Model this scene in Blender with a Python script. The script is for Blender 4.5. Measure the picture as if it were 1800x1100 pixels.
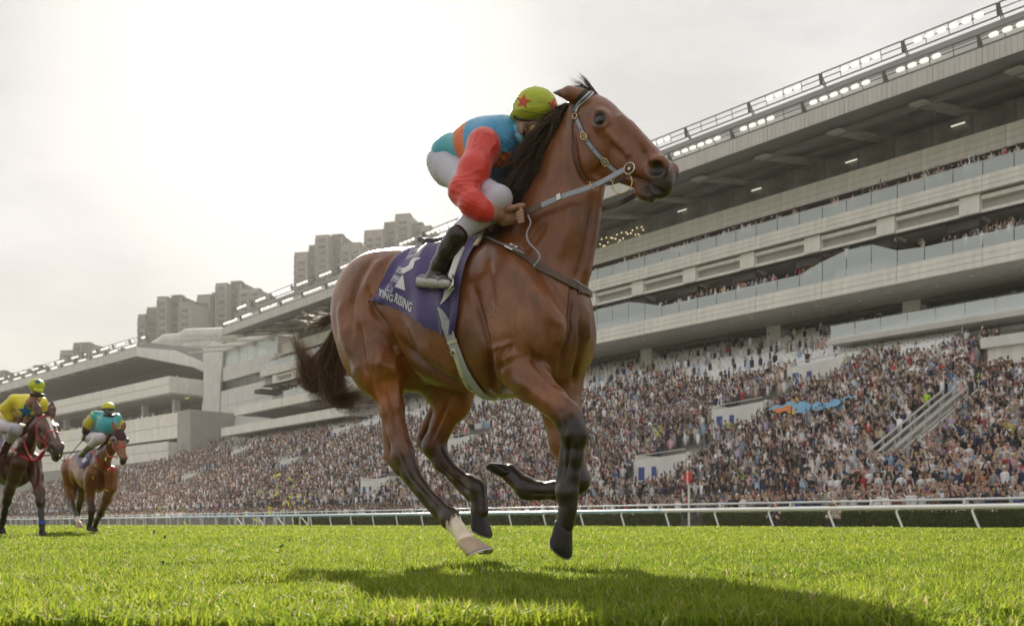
import bpy, bmesh, math, random
import numpy as np
from mathutils import Vector, Matrix
from mathutils.bvhtree import BVHTree

for _o in list(bpy.data.objects):
    bpy.data.objects.remove(_o)
SC = bpy.context.scene
COL = SC.collection
rad = math.radians

# ------------------------------------------------------------------ camera
FPX, HZ, CAMH = 1700.0, 920.0, 0.22        # focal length and horizon in photo pixels (1800 wide), camera height
cam_d = bpy.data.cameras.new('camera')
cam = bpy.data.objects.new('camera', cam_d)
COL.objects.link(cam)
cam.location = (0, 0, CAMH)
cam.rotation_euler = (rad(90), 0, 0)
cam_d.sensor_width = 36.0
cam_d.lens = 36.0 * FPX / 1800.0
cam_d.shift_y = (HZ - 550.0) / 1800.0
cam_d.clip_start = 0.05
cam_d.clip_end = 3000
cam_d.dof.use_dof = True
cam_d.dof.focus_distance = 4.3
cam_d.dof.aperture_fstop = 6.3
SC.camera = cam

# ------------------------------------------------------------------ sky and sun
SUN_AZ = math.atan2(-0.215, 1.0)            # sun stands ahead of the camera, a little to the left
SUN_EL = rad(30.0)
sd = Vector((math.sin(SUN_AZ) * math.cos(SUN_EL), math.cos(SUN_AZ) * math.cos(SUN_EL), math.sin(SUN_EL)))
world = bpy.data.worlds.new('World')
SC.world = world
world.use_nodes = True
WN, WL = world.node_tree.nodes, world.node_tree.links
WN.clear()
w_out = WN.new('ShaderNodeOutputWorld')
w_bg = WN.new('ShaderNodeBackground')
w_bg.inputs['Strength'].default_value = 0.10
w_sky = WN.new('ShaderNodeTexSky')
w_sky.sky_type = 'NISHITA'
w_sky.sun_disc = False
w_sky.sun_elevation = SUN_EL
w_sky.sun_rotation = SUN_AZ
w_sky.dust_density = 4.0
w_sky.air_density = 1.2
w_tc = WN.new('ShaderNodeTexCoord')
w_map = WN.new('ShaderNodeMapping')
w_map.inputs['Scale'].default_value = (1.0, 1.0, 2.6)
WL.new(w_tc.outputs['Generated'], w_map.inputs['Vector'])
w_n = WN.new('ShaderNodeTexNoise')
w_n.inputs['Scale'].default_value = 3.0
w_n.inputs['Detail'].default_value = 7.0
w_n.inputs['Roughness'].default_value = 0.58
WL.new(w_map.outputs['Vector'], w_n.inputs['Vector'])
w_r = WN.new('ShaderNodeValToRGB')          # thin high overcast: pale veil with slightly greyer cloud
w_r.color_ramp.elements[0].position = 0.40
w_r.color_ramp.elements[0].color = (3.25, 3.25, 3.29, 1)
w_r.color_ramp.elements[1].position = 0.60
w_r.color_ramp.elements[1].color = (4.05, 4.03, 4.02, 1)
WL.new(w_n.outputs['Fac'], w_r.inputs['Fac'])
# brighter, warmer veil round the sun, as thin cloud scatters it
w_dot = WN.new('ShaderNodeVectorMath'); w_dot.operation = 'DOT_PRODUCT'
w_dot.inputs[1].default_value = Vector((math.sin(SUN_AZ) * math.cos(rad(25)), math.cos(SUN_AZ) * math.cos(rad(25)), math.sin(rad(25))))
WL.new(w_tc.outputs['Generated'], w_dot.inputs[0])
w_mr = WN.new('ShaderNodeMapRange'); w_mr.interpolation_type = 'SMOOTHERSTEP'
w_mr.inputs['From Min'].default_value = 0.955
w_mr.inputs['From Max'].default_value = 1.0
WL.new(w_dot.outputs['Value'], w_mr.inputs['Value'])
w_glow = WN.new('ShaderNodeMix'); w_glow.data_type = 'RGBA'; w_glow.blend_type = 'MIX'
w_glow.inputs['B'].default_value = (5.0, 4.93, 4.82, 1)
WL.new(w_mr.outputs['Result'], w_glow.inputs['Factor'])
# the veil warms towards the horizon, all the way round, where the haze is thickest
w_sep = WN.new('ShaderNodeSeparateXYZ'); WL.new(w_tc.outputs['Generated'], w_sep.inputs['Vector'])
w_hz = WN.new('ShaderNodeMapRange'); w_hz.interpolation_type = 'SMOOTHSTEP'
w_hz.inputs['From Min'].default_value = 0.0; w_hz.inputs['From Max'].default_value = 0.30
w_hz.inputs['To Min'].default_value = 0.85; w_hz.inputs['To Max'].default_value = 0.0
WL.new(w_sep.outputs['Z'], w_hz.inputs['Value'])
w_warm = WN.new('ShaderNodeMix'); w_warm.data_type = 'RGBA'
w_warm.inputs['B'].default_value = (4.25, 3.85, 3.42, 1)
WL.new(w_hz.outputs['Result'], w_warm.inputs['Factor']); WL.new(w_r.outputs['Color'], w_warm.inputs['A'])
WL.new(w_warm.outputs['Result'], w_glow.inputs['A'])
w_mix = WN.new('ShaderNodeMix'); w_mix.data_type = 'RGBA'
w_mix.inputs['Factor'].default_value = 0.992
WL.new(w_sky.outputs['Color'], w_mix.inputs['A'])
WL.new(w_glow.outputs['Result'], w_mix.inputs['B'])
WL.new(w_mix.outputs['Result'], w_bg.inputs['Color'])
WL.new(w_bg.outputs['Background'], w_out.inputs['Surface'])

sun_d = bpy.data.lights.new('sun', 'SUN')
sun_d.energy = 4.5
sun_d.angle = rad(0.9)
sun_d.color = (1.0, 0.90, 0.74)
sun = bpy.data.objects.new('sun', sun_d)
COL.objects.link(sun)
sun.rotation_euler = sd.to_track_quat('Z', 'Y').to_euler()

SC.view_settings.view_transform = 'Standard'
SC.view_settings.look = 'None'
SC.view_settings.exposure = 0.9
SC.view_settings.gamma = 1.0
SC.view_settings.use_curve_mapping = False
SC.render.engine = 'CYCLES'
SC.cycles.use_denoising = True
SC.cycles.max_bounces = 8
SC.cycles.transparent_max_bounces = 16
SC.cycles.volume_bounces = 1
SC.cycles.sample_clamp_indirect = 6.0
# ------------------------------------------------------------------ helpers
def v3(*a):
    return np.array(a, float)

def at(px, py, Y):
    """point that the photo shows at pixel (px, py), Y metres ahead of the camera"""
    return v3((px - 900.0) / FPX * Y, Y, CAMH + (HZ - py) * Y / FPX)

def mesh_np(name, verts, faces, smooth=False, mats=None, mat_idx=None, col=None):
    """mesh from numpy data; faces is an (n,k) array or a list of such arrays"""
    me = bpy.data.meshes.new(name)
    verts = np.asarray(verts, np.float32)
    fl = faces if isinstance(faces, list) else [faces]
    fl = [np.asarray(f, np.int32) for f in fl if len(f)]
    loops = np.concatenate([f.ravel() for f in fl]) if fl else np.zeros(0, np.int32)
    sizes = np.concatenate([np.full(len(f), f.shape[1], np.int32) for f in fl]) if fl else np.zeros(0, np.int32)
    starts = np.concatenate([[0], np.cumsum(sizes)[:-1]]).astype(np.int32) if len(sizes) else sizes
    me.vertices.add(len(verts)); me.vertices.foreach_set('co', verts.ravel())
    me.loops.add(len(loops)); me.loops.foreach_set('vertex_index', loops)
    me.polygons.add(len(sizes)); me.polygons.foreach_set('loop_start', starts)
    me.polygons.foreach_set('loop_total', sizes)
    me.polygons.foreach_set('use_smooth', np.full(len(sizes), bool(smooth)))
    if mats:
        for m in mats: me.materials.append(m)
    if mat_idx is not None:
        me.polygons.foreach_set('material_index', np.asarray(mat_idx, np.int32))
    me.update(calc_edges=True)
    if col is not None:
        ca = me.color_attributes.new('Col', 'FLOAT_COLOR', 'POINT')
        c4 = np.ones((len(verts), 4), np.float32); c4[:, :3] = col
        ca.data.foreach_set('color', c4.ravel())
    return me

def link(name, me, parent=None, loc=None, rot=None):
    o = bpy.data.objects.new(name, me)
    COL.objects.link(o)
    if parent is not None: o.parent = parent
    if loc is not None: o.location = loc
    if rot is not None: o.rotation_euler = rot
    return o

def tag(o, label=None, cat=None, group=None, kind=None):
    if label: o['label'] = label
    if cat: o['category'] = cat
    if group: o['group'] = group
    if kind: o['kind'] = kind
    return o

def empty(name, loc=(0, 0, 0), rz=0.0, label=None, cat=None, group=None):
    o = link(name, None, None, loc, (0, 0, rz))
    o.empty_display_size = 0.2
    return tag(o, label, cat, group)

def copy_tree(o, parent=None):
    c = o.copy(); COL.objects.link(c)
    c.parent = parent
    for ch in o.children: copy_tree(ch, c)
    return c

class MB:
    """collects boxes, bars, tubes and sheets into one mesh"""
    def __init__(s): s.v = []; s.f4 = []; s.f3 = []; s.n = 0; s.c = []
    def add(s, v, f, col=None):
        v = np.asarray(v, float); f = np.asarray(f, int)
        (s.f4 if f.shape[1] == 4 else s.f3).append(f + s.n)
        s.v.append(v); s.n += len(v)
        s.c.append(np.tile(np.asarray(col if col is not None else (1, 1, 1), float), (len(v), 1)))
        return s
    BF = np.array([[0, 3, 2, 1], [4, 5, 6, 7], [0, 1, 5, 4], [1, 2, 6, 5], [2, 3, 7, 6], [3, 0, 4, 7]])
    def hexa(s, p, col=None):
        return s.add(p, MB.BF, col)
    def box(s, lo, hi, col=None):
        (x0, y0, z0), (x1, y1, z1) = lo, hi
        return s.hexa([(x0, y0, z0), (x1, y0, z0), (x1, y1, z0), (x0, y1, z0),
                       (x0, y0, z1), (x1, y0, z1), (x1, y1, z1), (x0, y1, z1)], col)
    def bar(s, a, b, w, h=None, up=(0, 0, 1), col=None):
        h = h or w
        a = np.asarray(a, float); b = np.asarray(b, float)
        d = b - a; d = d / (np.linalg.norm(d) + 1e-9)
        up = np.asarray(up, float)
        if abs(d @ up) > .98: up = v3(1, 0, 0) if abs(d[0]) < .9 else v3(0, 1, 0)
        x = np.cross(d, up); x /= np.linalg.norm(x); y = np.cross(x, d)
        q = [a - x*w/2 - y*h/2, a + x*w/2 - y*h/2, a + x*w/2 + y*h/2, a - x*w/2 + y*h/2]
        return s.hexa(q + [p + (b - a) for p in q], col)
    def tube(s, pts, r, n=8, cap=True, col=None, flat=None):
        pts = np.asarray(pts, float); m = len(pts)
        r = np.broadcast_to(np.asarray(r, float), (m,))
        t = np.gradient(pts, axis=0); t /= np.linalg.norm(t, axis=1)[:, None] + 1e-12
        ref = v3(0, 0, 1) if abs(t[0, 2]) < .9 else v3(1, 0, 0)
        x = np.cross(t[0], ref); x /= np.linalg.norm(x)
        vs = []
        for i in range(m):
            x = x - t[i] * (x @ t[i]); x /= np.linalg.norm(x) + 1e-12
            y = np.cross(t[i], x)
            an = np.arange(n) / n * 2 * np.pi
            vs.append(pts[i] + r[i] * (np.cos(an)[:, None] * x + np.sin(an)[:, None] * y))
        V = np.concatenate(vs)
        i = np.arange(m - 1)[:, None] * n; j = np.arange(n)[None]
        F = np.stack([i + j, i + (j + 1) % n, i + n + (j + 1) % n, i + n + j], -1).reshape(-1, 4)
        k = s.n
        s.add(V, F, col)
        if cap:
            c0 = np.concatenate([V[:n], pts[:1]]); c1 = np.concatenate([V[-n:], pts[-1:]])
            jj = np.arange(n)
            s.add(c0, np.stack([(jj + 1) % n, jj, np.full(n, n)], 1), col)
            s.add(c1, np.stack([jj, (jj + 1) % n, np.full(n, n)], 1), col)
        return s
    def quad(s, a, b, c, d, col=None):
        return s.add([a, b, c, d], [[0, 1, 2, 3]], col)
    def mesh(s, name, mat, smooth=False):
        F = []
        if s.f4: F.append(np.concatenate(s.f4))
        if s.f3: F.append(np.concatenate(s.f3))
        return mesh_np(name, np.concatenate(s.v), F, smooth, mat if isinstance(mat, list) else [mat], col=np.concatenate(s.c))
    def build(s, name, mat, parent=None, smooth=False, loc=None):
        return link(name, s.mesh(name, mat, smooth), parent, loc)

# ------------------------------------------------------------------ materials
def mat(name, col, rough=.6, metal=0.0, var=.0, vscale=8.0, bump=.0, bscale=60.0, attr=False, spec=.5,
        transl=0.0, emit=None, sheen=0.0, coat=0.0, vmap=(1, 1, 1), detail=6.0, objcol=False, alpha=1.0, trans=0.0):
    m = bpy.data.materials.new(name); m.use_nodes = True
    N, Lk = m.node_tree.nodes, m.node_tree.links
    bs = N['Principled BSDF']
    bs.inputs['Roughness'].default_value = rough
    bs.inputs['Metallic'].default_value = metal
    bs.inputs['Specular IOR Level'].default_value = spec
    if sheen: bs.inputs['Sheen Weight'].default_value = sheen
    if coat: bs.inputs['Coat Weight'].default_value = coat; bs.inputs['Coat Roughness'].default_value = .12
    if trans: bs.inputs['Transmission Weight'].default_value = trans
    if alpha < 1: bs.inputs['Alpha'].default_value = alpha
    tc = N.new('ShaderNodeTexCoord'); mp = N.new('ShaderNodeMapping')
    mp.inputs['Scale'].default_value = vmap
    Lk.new(tc.outputs['Object'], mp.inputs['Vector'])
    src = None
    if attr:
        a = N.new('ShaderNodeAttribute'); a.attribute_name = 'Col'; src = a.outputs['Color']
    elif objcol:
        a = N.new('ShaderNodeObjectInfo'); src = a.outputs['Color']
    if var > 0:
        nz = N.new('ShaderNodeTexNoise'); nz.inputs['Scale'].default_value = vscale
        nz.inputs['Detail'].default_value = detail; nz.inputs['Roughness'].default_value = .62
        Lk.new(mp.outputs['Vector'], nz.inputs['Vector'])
        mr = N.new('ShaderNodeMapRange')
        mr.inputs['From Min'].default_value = .25; mr.inputs['From Max'].default_value = .75
        mr.inputs['To Min'].default_value = 1 - var; mr.inputs['To Max'].default_value = 1 + var
        Lk.new(nz.outputs['Fac'], mr.inputs['Value'])
        mx = N.new('ShaderNodeMix'); mx.data_type = 'RGBA'; mx.blend_type = 'MULTIPLY'
        mx.inputs['Factor'].default_value = 1
        if src is not None: Lk.new(src, mx.inputs['A'])
        else: mx.inputs['A'].default_value = (*col, 1)
        Lk.new(mr.outputs['Result'], mx.inputs['B'])
        src = mx.outputs['Result']
        rr = N.new('ShaderNodeMapRange')
        rr.inputs['To Min'].default_value = max(0, rough - .12); rr.inputs['To Max'].default_value = min(1, rough + .12)
        Lk.new(nz.outputs['Fac'], rr.inputs['Value']); Lk.new(rr.outputs['Result'], bs.inputs['Roughness'])
    if src is not None: Lk.new(src, bs.inputs['Base Color'])
    else: bs.inputs['Base Color'].default_value = (*col, 1)
    if bump > 0:
        nb = N.new('ShaderNodeTexNoise'); nb.inputs['Scale'].default_value = bscale
        nb.inputs['Detail'].default_value = 5
        Lk.new(mp.outputs['Vector'], nb.inputs['Vector'])
        bp = N.new('ShaderNodeBump'); bp.inputs['Strength'].default_value = bump
        bp.inputs['Distance'].default_value = .02
        Lk.new(nb.outputs['Fac'], bp.inputs['Height']); Lk.new(bp.outputs['Normal'], bs.inputs['Normal'])
    if transl > 0:
        tr = N.new('ShaderNodeBsdfTranslucent'); ms = N.new('ShaderNodeMixShader')
        ms.inputs['Fac'].default_value = transl
        if src is not None: Lk.new(src, tr.inputs['Color'])
        else: tr.inputs['Color'].default_value = (*col, 1)
        out = N['Material Output']
        Lk.new(bs.outputs[0], ms.inputs[1]); Lk.new(tr.outputs[0], ms.inputs[2]); Lk.new(ms.outputs[0], out.inputs['Surface'])
    if emit:
        bs.inputs['Emission Color'].default_value = (*emit[:3], 1); bs.inputs['Emission Strength'].default_value = emit[3]
    return m

# ------------------------------------------------------------------ implicit surfaces
def sstep(x, a, b):
    t = np.clip((x - a) / (b - a), 0, 1)
    return t * t * (3 - 2 * t)

class SDF:
    """smooth union of tapered limbs and ellipsoids, surfaced as one continuous skin"""
    def __init__(s): s.p = []
    def cone(s, a, b, ra, rb, k=.03, n=None, sc=1.0, sub=False):
        s.p.append(('c', v3(*a), v3(*b), ra, rb, k, None if n is None else v3(*n) / np.linalg.norm(n), sc, sub)); return s
    def chain(s, pts, k=.03, n=None, sc=1.0):
        for (a, ra), (b, rb) in zip(pts[:-1], pts[1:]): s.cone(a, b, ra, rb, k, n, sc)
        return s
    def ell(s, c, r, k=.05, R=None, sub=False):
        s.p.append(('e', v3(*c), v3(*r), np.eye(3) if R is None else np.asarray(R), k, sub)); return s
    def mesh(s, h, smooth=2, pad=3, fn=None):
        los, his = [], []
        for q in s.p:
            if q[0] == 'c':
                if q[8]: continue
                lo = np.minimum(q[1] - q[3], q[2] - q[4]); hi = np.maximum(q[1] + q[3], q[2] + q[4])
            else:
                if q[5]: continue
                e = np.sqrt(((q[3] * q[2]) ** 2).sum(1)); lo = q[1] - e; hi = q[1] + e
            los.append(lo); his.append(hi)
        lo = np.min(los, 0) - pad * h - .02; hi = np.max(his, 0) + pad * h + .02
        n = np.ceil((hi - lo) / h).astype(int) + 1
        F = np.full(n, .5, np.float32)
        ax = [lo[i] + h * np.arange(n[i]) for i in range(3)]
        for q in s.p:
            if q[0] == 'c':
                _, a, b, ra, rb, k, nn, sc, sub = q
                m = k + 3 * h
                qlo = np.minimum(a - ra, b - rb) - m; qhi = np.maximum(a + ra, b + rb) + m
            else:
                _, c, r, R, k, sub = q
                m = k + 3 * h
                e = np.sqrt(((R * r) ** 2).sum(1)); qlo = c - e - m; qhi = c + e + m
            i0 = np.clip(np.floor((qlo - lo) / h).astype(int), 0, n - 1)
            i1 = np.clip(np.ceil((qhi - lo) / h).astype(int) + 1, 1, n)
            if np.any(i1 <= i0): continue
            X = ax[0][i0[0]:i1[0]][:, None, None]; Y = ax[1][i0[1]:i1[1]][None, :, None]; Z = ax[2][i0[2]:i1[2]][None, None]
            if q[0] == 'c':
                dx, dy, dz = X - a[0], Y - a[1], Z - a[2]
                ab = b - a
                if nn is not None:
                    pn = dx * nn[0] + dy * nn[1] + dz * nn[2]
                    g = (1 / sc - 1)
                    dx = dx + g * pn * nn[0]; dy = dy + g * pn * nn[1]; dz = dz + g * pn * nn[2]
                    ab = ab + g * (ab @ nn) * nn
                L2 = ab @ ab + 1e-12
                t = np.clip((dx * ab[0] + dy * ab[1] + dz * ab[2]) / L2, 0, 1)
                d = np.sqrt((dx - t * ab[0]) ** 2 + (dy - t * ab[1]) ** 2 + (dz - t * ab[2]) ** 2) - (ra + t * (rb - ra))
            else:
                dx, dy, dz = X - c[0], Y - c[1], Z - c[2]
                u = [dx * R[0, i] + dy * R[1, i] + dz * R[2, i] for i in range(3)]
                k0 = np.sqrt(sum((u[i] / r[i]) ** 2 for i in range(3)))
                k1 = np.sqrt(sum((u[i] / r[i] ** 2) ** 2 for i in range(3))) + 1e-9
                d = k0 * (k0 - 1) / k1
            S = F[i0[0]:i1[0], i0[1]:i1[1], i0[2]:i1[2]]
            if sub:
                hh = np.maximum(k - np.abs(S + d), 0) / k
                S[...] = np.maximum(S, -d) + hh * hh * k * .25
            else:
                hh = np.maximum(k - np.abs(S - d), 0) / k
                S[...] = np.minimum(S, d) - hh * hh * k * .25
        if fn is not None: F = fn(F, ax)
        return surface_nets(F, lo, h, smooth)

def surface_nets(F, lo, h, smooth=2):
    ins = F < 0
    nx, ny, nz = F.shape
    def cn(i, j, k): return ins[i:nx - 1 + i, j:ny - 1 + j, k:nz - 1 + k]
    cnt = np.zeros((nx - 1, ny - 1, nz - 1), np.int8)
    for i in (0, 1):
        for j in (0, 1):
            for k in (0, 1): cnt += cn(i, j, k)
    act = (cnt > 0) & (cnt < 8)
    I, J, K = np.nonzero(act)
    idx = np.full(act.shape, -1, np.int32); idx[I, J, K] = np.arange(len(I))
    P = np.zeros((len(I), 3)); w = np.zeros(len(I))
    cs = [(i, j, k) for i in (0, 1) for j in (0, 1) for k in (0, 1)]
    V = {c: F[I + c[0], J + c[1], K + c[2]] for c in cs}
    for c in cs:
        for ax in range(3):
            if c[ax]: continue
            d = list(c); d[ax] = 1; d = tuple(d)
            a, b = V[c], V[d]
            m = (a < 0) != (b < 0)
            t = np.where(m, a / np.where(m, a - b, 1), 0)
            for q in range(3):
                P[:, q] += np.where(m, c[q] + (t if q == ax else 0), 0)
            w += m
    P = P / w[:, None]
    P = lo + h * (P + np.stack([I, J, K], 1))
    faces = []
    for ax in range(3):
        sl0 = [slice(None)] * 3; sl1 = [slice(None)] * 3
        sl0[ax] = slice(0, -1); sl1[ax] = slice(1, None)
        a, b = ins[tuple(sl0)], ins[tuple(sl1)]
        e = np.array(np.nonzero(a != b)).T
        o1, o2 = [(1, 2), (2, 0), (0, 1)][ax]
        e = e[(e[:, o1] > 0) & (e[:, o2] > 0) & (e[:, o1] < F.shape[o1] - 1) & (e[:, o2] < F.shape[o2] - 1)]
        s = a[e[:, 0], e[:, 1], e[:, 2]]
        q = []
        for du, dv in ((1, 1), (0, 1), (0, 0), (1, 0)):
            c = e.copy(); c[:, o1] -= du; c[:, o2] -= dv
            q.append(idx[c[:, 0], c[:, 1], c[:, 2]])
        q = np.stack(q, 1)
        q[~s] = q[~s][:, ::-1]
        faces.append(q)
    Q = np.concatenate(faces)
    Q = Q[(Q >= 0).all(1)]
    for it in range(smooth):
        for lam in (.55, -.57):
            A = np.zeros_like(P); C = np.zeros(len(P))
            for i in range(4):
                a, b = Q[:, i], Q[:, (i + 1) % 4]
                for q in range(3):
                    A[:, q] += np.bincount(a, P[b, q], len(P)) + np.bincount(b, P[a, q], len(P))
                C += np.bincount(a, minlength=len(P)) + np.bincount(b, minlength=len(P))
            P = P + lam * (A / np.maximum(C, 1)[:, None] - P)
    return P, Q

def vnormals(P, Q):
    n = np.cross(P[Q[:, 2]] - P[Q[:, 0]], P[Q[:, 3]] - P[Q[:, 1]])
    N = np.zeros_like(P)
    for i in range(4):
        for q in range(3): N[:, q] += np.bincount(Q[:, i], n[:, q], len(P))
    return N / (np.linalg.norm(N, axis=1)[:, None] + 1e-12)

def smooth_poly(pts, n):
    """Catmull-Rom through the points"""
    p = np.asarray(pts, float)
    p = np.concatenate([[2 * p[0] - p[1]], p, [2 * p[-1] - p[-2]]])
    u = np.linspace(0, len(p) - 3 - 1e-6, n); i = u.astype(int); t = (u - i)[:, None]
    a, b, c, d = p[i], p[i + 1], p[i + 2], p[i + 3]
    return .5 * (2*b + (c-a)*t + (2*a-5*b+4*c-d)*t*t + (3*b-a-3*c+d)*t**3)

def rot_to(x, y=None):
    """columns: x axis along x, y axis near y, z the rest"""
    x = np.asarray(x, float); x = x / np.linalg.norm(x)
    y = v3(0, 1, 0) if y is None else np.asarray(y, float)
    if abs(x @ y) / np.linalg.norm(y) > .97: y = v3(0, 0, 1)
    y = y - x * (x @ y); y /= np.linalg.norm(y)
    return np.stack([x, y, np.cross(x, y)], 1)

class Frame:
    """a thing's own frame: x ahead, y to its left, z up; px() finds the point seen at a photo pixel in the plane y"""
    def __init__(s, X, Y, yaw):
        s.O = v3(X, Y, 0); s.yaw = rad(yaw)
        c, n = math.cos(s.yaw), math.sin(s.yaw)
        s.R = np.array([[c, n, 0], [-n, c, 0], [0, 0, 1]]).T.T
        s.u = v3(c, -n, 0); s.l = v3(n, c, 0)
    def px(s, px, py, y=0.0):
        k = (px - 900.0) / FPX
        Y = (y + s.O @ s.l) / (k * s.l[0] + s.l[1])
        p = at(px, py, Y) - s.O
        return v3(p @ s.u, y, p[2])
    def ppm(s, p):
        """photo pixels per metre at a local point"""
        return FPX / s.w(p)[1]
    def w(s, p):
        p = np.asarray(p, float)
        return s.O + p[..., 0:1] * s.u + p[..., 1:2] * s.l + p[..., 2:3] * v3(0, 0, 1)
    def loc(s, P):
        d = np.asarray(P, float) - s.O
        return np.stack([d @ s.u, d @ s.l, d[..., 2]], -1)
    def proj(s, p):
        P = s.w(p)
        return np.stack([900 + FPX * P[..., 0] / P[..., 1], HZ - FPX * (P[..., 2] - CAMH) / P[..., 1]], -1)
    def place(s, o):
        o.location = s.O; o.rotation_euler = (0, 0, -s.yaw); return o
# ------------------------------------------------------------------ the racecourse axis: s along the stand (away, to the left), t across the track (away, to the right)
SU, TU = v3(-.646, .763, 0), v3(.763, .646, 0)
ST_ROT = math.atan2(SU[1], SU[0])
def st(s, t, z=0.0): return SU * s + TU * t + v3(0, 0, z)
def s_at(px, t):
    k = (px - 900.0) / FPX
    return t * (.763 - .646 * k) / (.646 + .763 * k)
def z_at(py, s, t): return CAMH + (HZ - py) * st(s, t)[1] / FPX
def on_axis(o, s=0.0, t=0.0, z=0.0):
    """local x along s, local y = -t (right-handed), z up"""
    o.location = st(s, t, z); o.rotation_euler = (0, 0, ST_ROT); return o
def axis_thing(name, label, cat, group=None, s=0, t=0, z=0):
    return on_axis(empty(name, label=label, cat=cat, group=group), s, t, z)

M_SOIL = mat('turf_soil', (.045, .062, .014), rough=.95, var=.5, vscale=2.2, bump=.6, bscale=14)
M_APRON = mat('apron_concrete', (.30, .29, .27), rough=.9, var=.2, vscale=.8)
b = MB(); n_ = 40
b.quad((-900, -60, 0), (1100, -60, 0), (1100, 1400, 0), (-900, 1400, 0))
tag(b.build('ground', M_SOIL), kind='structure')
b = MB(); P4 = [st(-60, 42.8, .012), st(-60, 95, .012), st(420, 95, .012), st(420, 42.8, .012)]
b.add(P4, [[0, 3, 2, 1]]); tag(b.build('apron', M_APRON), kind='structure')

# grass: single blades, thinner and taller close to the lens
M_GRASS = mat('grass_blade', (.1, .2, .02), rough=.55, attr=True, transl=.62, spec=.22)
def grass(seed=4):
    R = np.random.RandomState(seed); VV, FF3, CC = [], [], []; base = 0
    for (y0, y1, dens, hh, ww, bend) in ((1.9, 3.6, 15000, .046, .0030, 1), (3.6, 6.0, 9500, .048, .0036, 1), (6.0, 10, 3600, .050, .0058, 1), (10, 18, 1150, .055, .011, 1), (18, 40, 260, .07, .026, 1), (40, 95, 34, .10, .08, 1)):
        wl, wr = (-.80, .72) if y0 < 20 else (-.95, .8)
        area = (wr - wl) * (y1 ** 2 - y0 ** 2) / 2
        n = int(area * dens)
        y = np.sqrt(R.uniform(y0 ** 2, y1 ** 2, n)); x = y * R.uniform(wl, wr, n)
        t = x * TU[0] + y * TU[1]
        k = t < 42.5; x, y = x[k], y[k]; n = len(x)
        cl = np.sin(x*5.1 + 1.3*np.sin(y*3.7)) * np.sin(y*4.3 + 1.7*np.sin(x*2.9)) + .6*np.sin(x*13 + y*7) * np.sin(y*11 - x*5)
        big = np.sin(x*.9 + 2*np.sin(y*.6)) * np.sin(y*.8 + 1.2*np.sin(x*.7))
        hole = sstep(np.sin(x*2.3 + 2.1*np.sin(y*1.1) + .7) * np.sin(y*1.9 + 1.4*np.sin(x*1.7)), .80, .97)
        h = hh * R.uniform(.55, 1.25, n) * (1 + .22*cl + .10*big) * (1 - .45*hole)
        w = ww * R.uniform(.7, 1.3, n)
        a = R.uniform(0, 2*np.pi, n); lean = R.uniform(.1, 1.15, n) ** 1.3 * (1 + .5*hole)
        la = R.uniform(0, 2*np.pi, n)
        dx, dy = np.cos(la)*lean, np.sin(la)*lean
        wx, wy = np.cos(a)*w, np.sin(a)*w
        z0 = np.full(n, -.004)
        b0 = np.stack([x - wx, y - wy, z0], 1); b1 = np.stack([x + wx, y + wy, z0], 1)
        mx, my = x + dx*h*.38, y + dy*h*.38; mz = h*.62
        m0 = np.stack([mx - wx*.8, my - wy*.8, mz], 1); m1 = np.stack([mx + wx*.8, my + wy*.8, mz], 1)
        tp = np.stack([x + dx*h*1.05, y + dy*h*1.05, h / np.sqrt(1 + .5*lean**2)], 1)
        V = np.stack([b0, b1, m0, m1, tp], 1).reshape(-1, 3)
        i = base + np.arange(n)[:, None] * 5
        F = np.concatenate([i + [0, 1, 3], i + [0, 3, 2], i + [2, 3, 4]])
        base += n * 5
        yel = np.clip(.5 + .28*R.normal(size=n) + .16*big + .1*cl, 0, 1)[:, None]
        C = v3(.11, .205, .022) * (1 - yel) + v3(.345, .405, .042) * yel
        dry = (R.rand(n) < .06)[:, None]
        C = np.where(dry, v3(.50, .44, .22), C) * R.uniform(.75, 1.25, (n, 1))
        VV.append(V); FF3.append(F); CC.append(np.repeat(C, 5, 0))
    me = mesh_np('grass', np.concatenate(VV), np.concatenate(FF3), False, [M_GRASS], col=np.concatenate(CC))
    return tag(link('grass', me), kind='stuff')
grass()

# rails along the far side of the track
M_RAIL = mat('white_rail', (.80, .80, .79), rough=.35, var=.05, vscale=3)
M_RAILB = mat('pale_blue_rail', (.42, .60, .78), rough=.35, var=.05, vscale=3)
M_POST = mat('white_post', (.76, .76, .75), rough=.4, var=.08, vscale=6)
def local_t(t): return -t
RT = 37.0
rail = axis_thing('running_rail', 'white running rail on slanting posts in front of the hedge', 'rail', t=RT)
s_blue = s_at(1162, RT)
def tube_run(name, s0, s1, t, z, r, m, par, seg=12):
    b = MB(); b.tube([(s, -t, z) for s in np.linspace(s0, s1, seg)], r, 10); return b.build(name, m, par, smooth=True)
for a, c, m in ((-40, s_blue - .02, M_RAIL), (s_blue + .02, s_at(300, RT), M_RAILB), (s_at(300, RT) + .05, 330, M_RAIL)):
    tube_run('rail', a, c, 0, .86, .085, m, rail)
pb = MB(); pb.tube([(0, 0, .82), (.02, .10, .70), (-.30, .14, -.02)], [.045, .045, .045], 8); pm = pb.mesh('post', [M_POST], True)
for i in range(62):
    o = link('post', pm, rail, (10.6 + 3.02 * i, 0, 0))
rail2 = axis_thing('crowd_rail', 'double white tube barrier between hedge and spectators', 'barrier', t=41.6)
for z in (1.02, 1.27): tube_run('rail', -40, 330, 0, z, .055, M_RAIL, rail2)
pb = MB(); pb.tube([(0, .05, 0), (0, .05, 1.1), (0, .02, 1.24), (0, -.16, 1.29), (0, -.24, 1.20), (0, -.24, 1.0)], .06, 8); pm = pb.mesh('bracket', [M_POST], True)
for i in range(56): link('bracket', pm, rail2, (6.2 + 4.3 * i, 0, 0))

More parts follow.
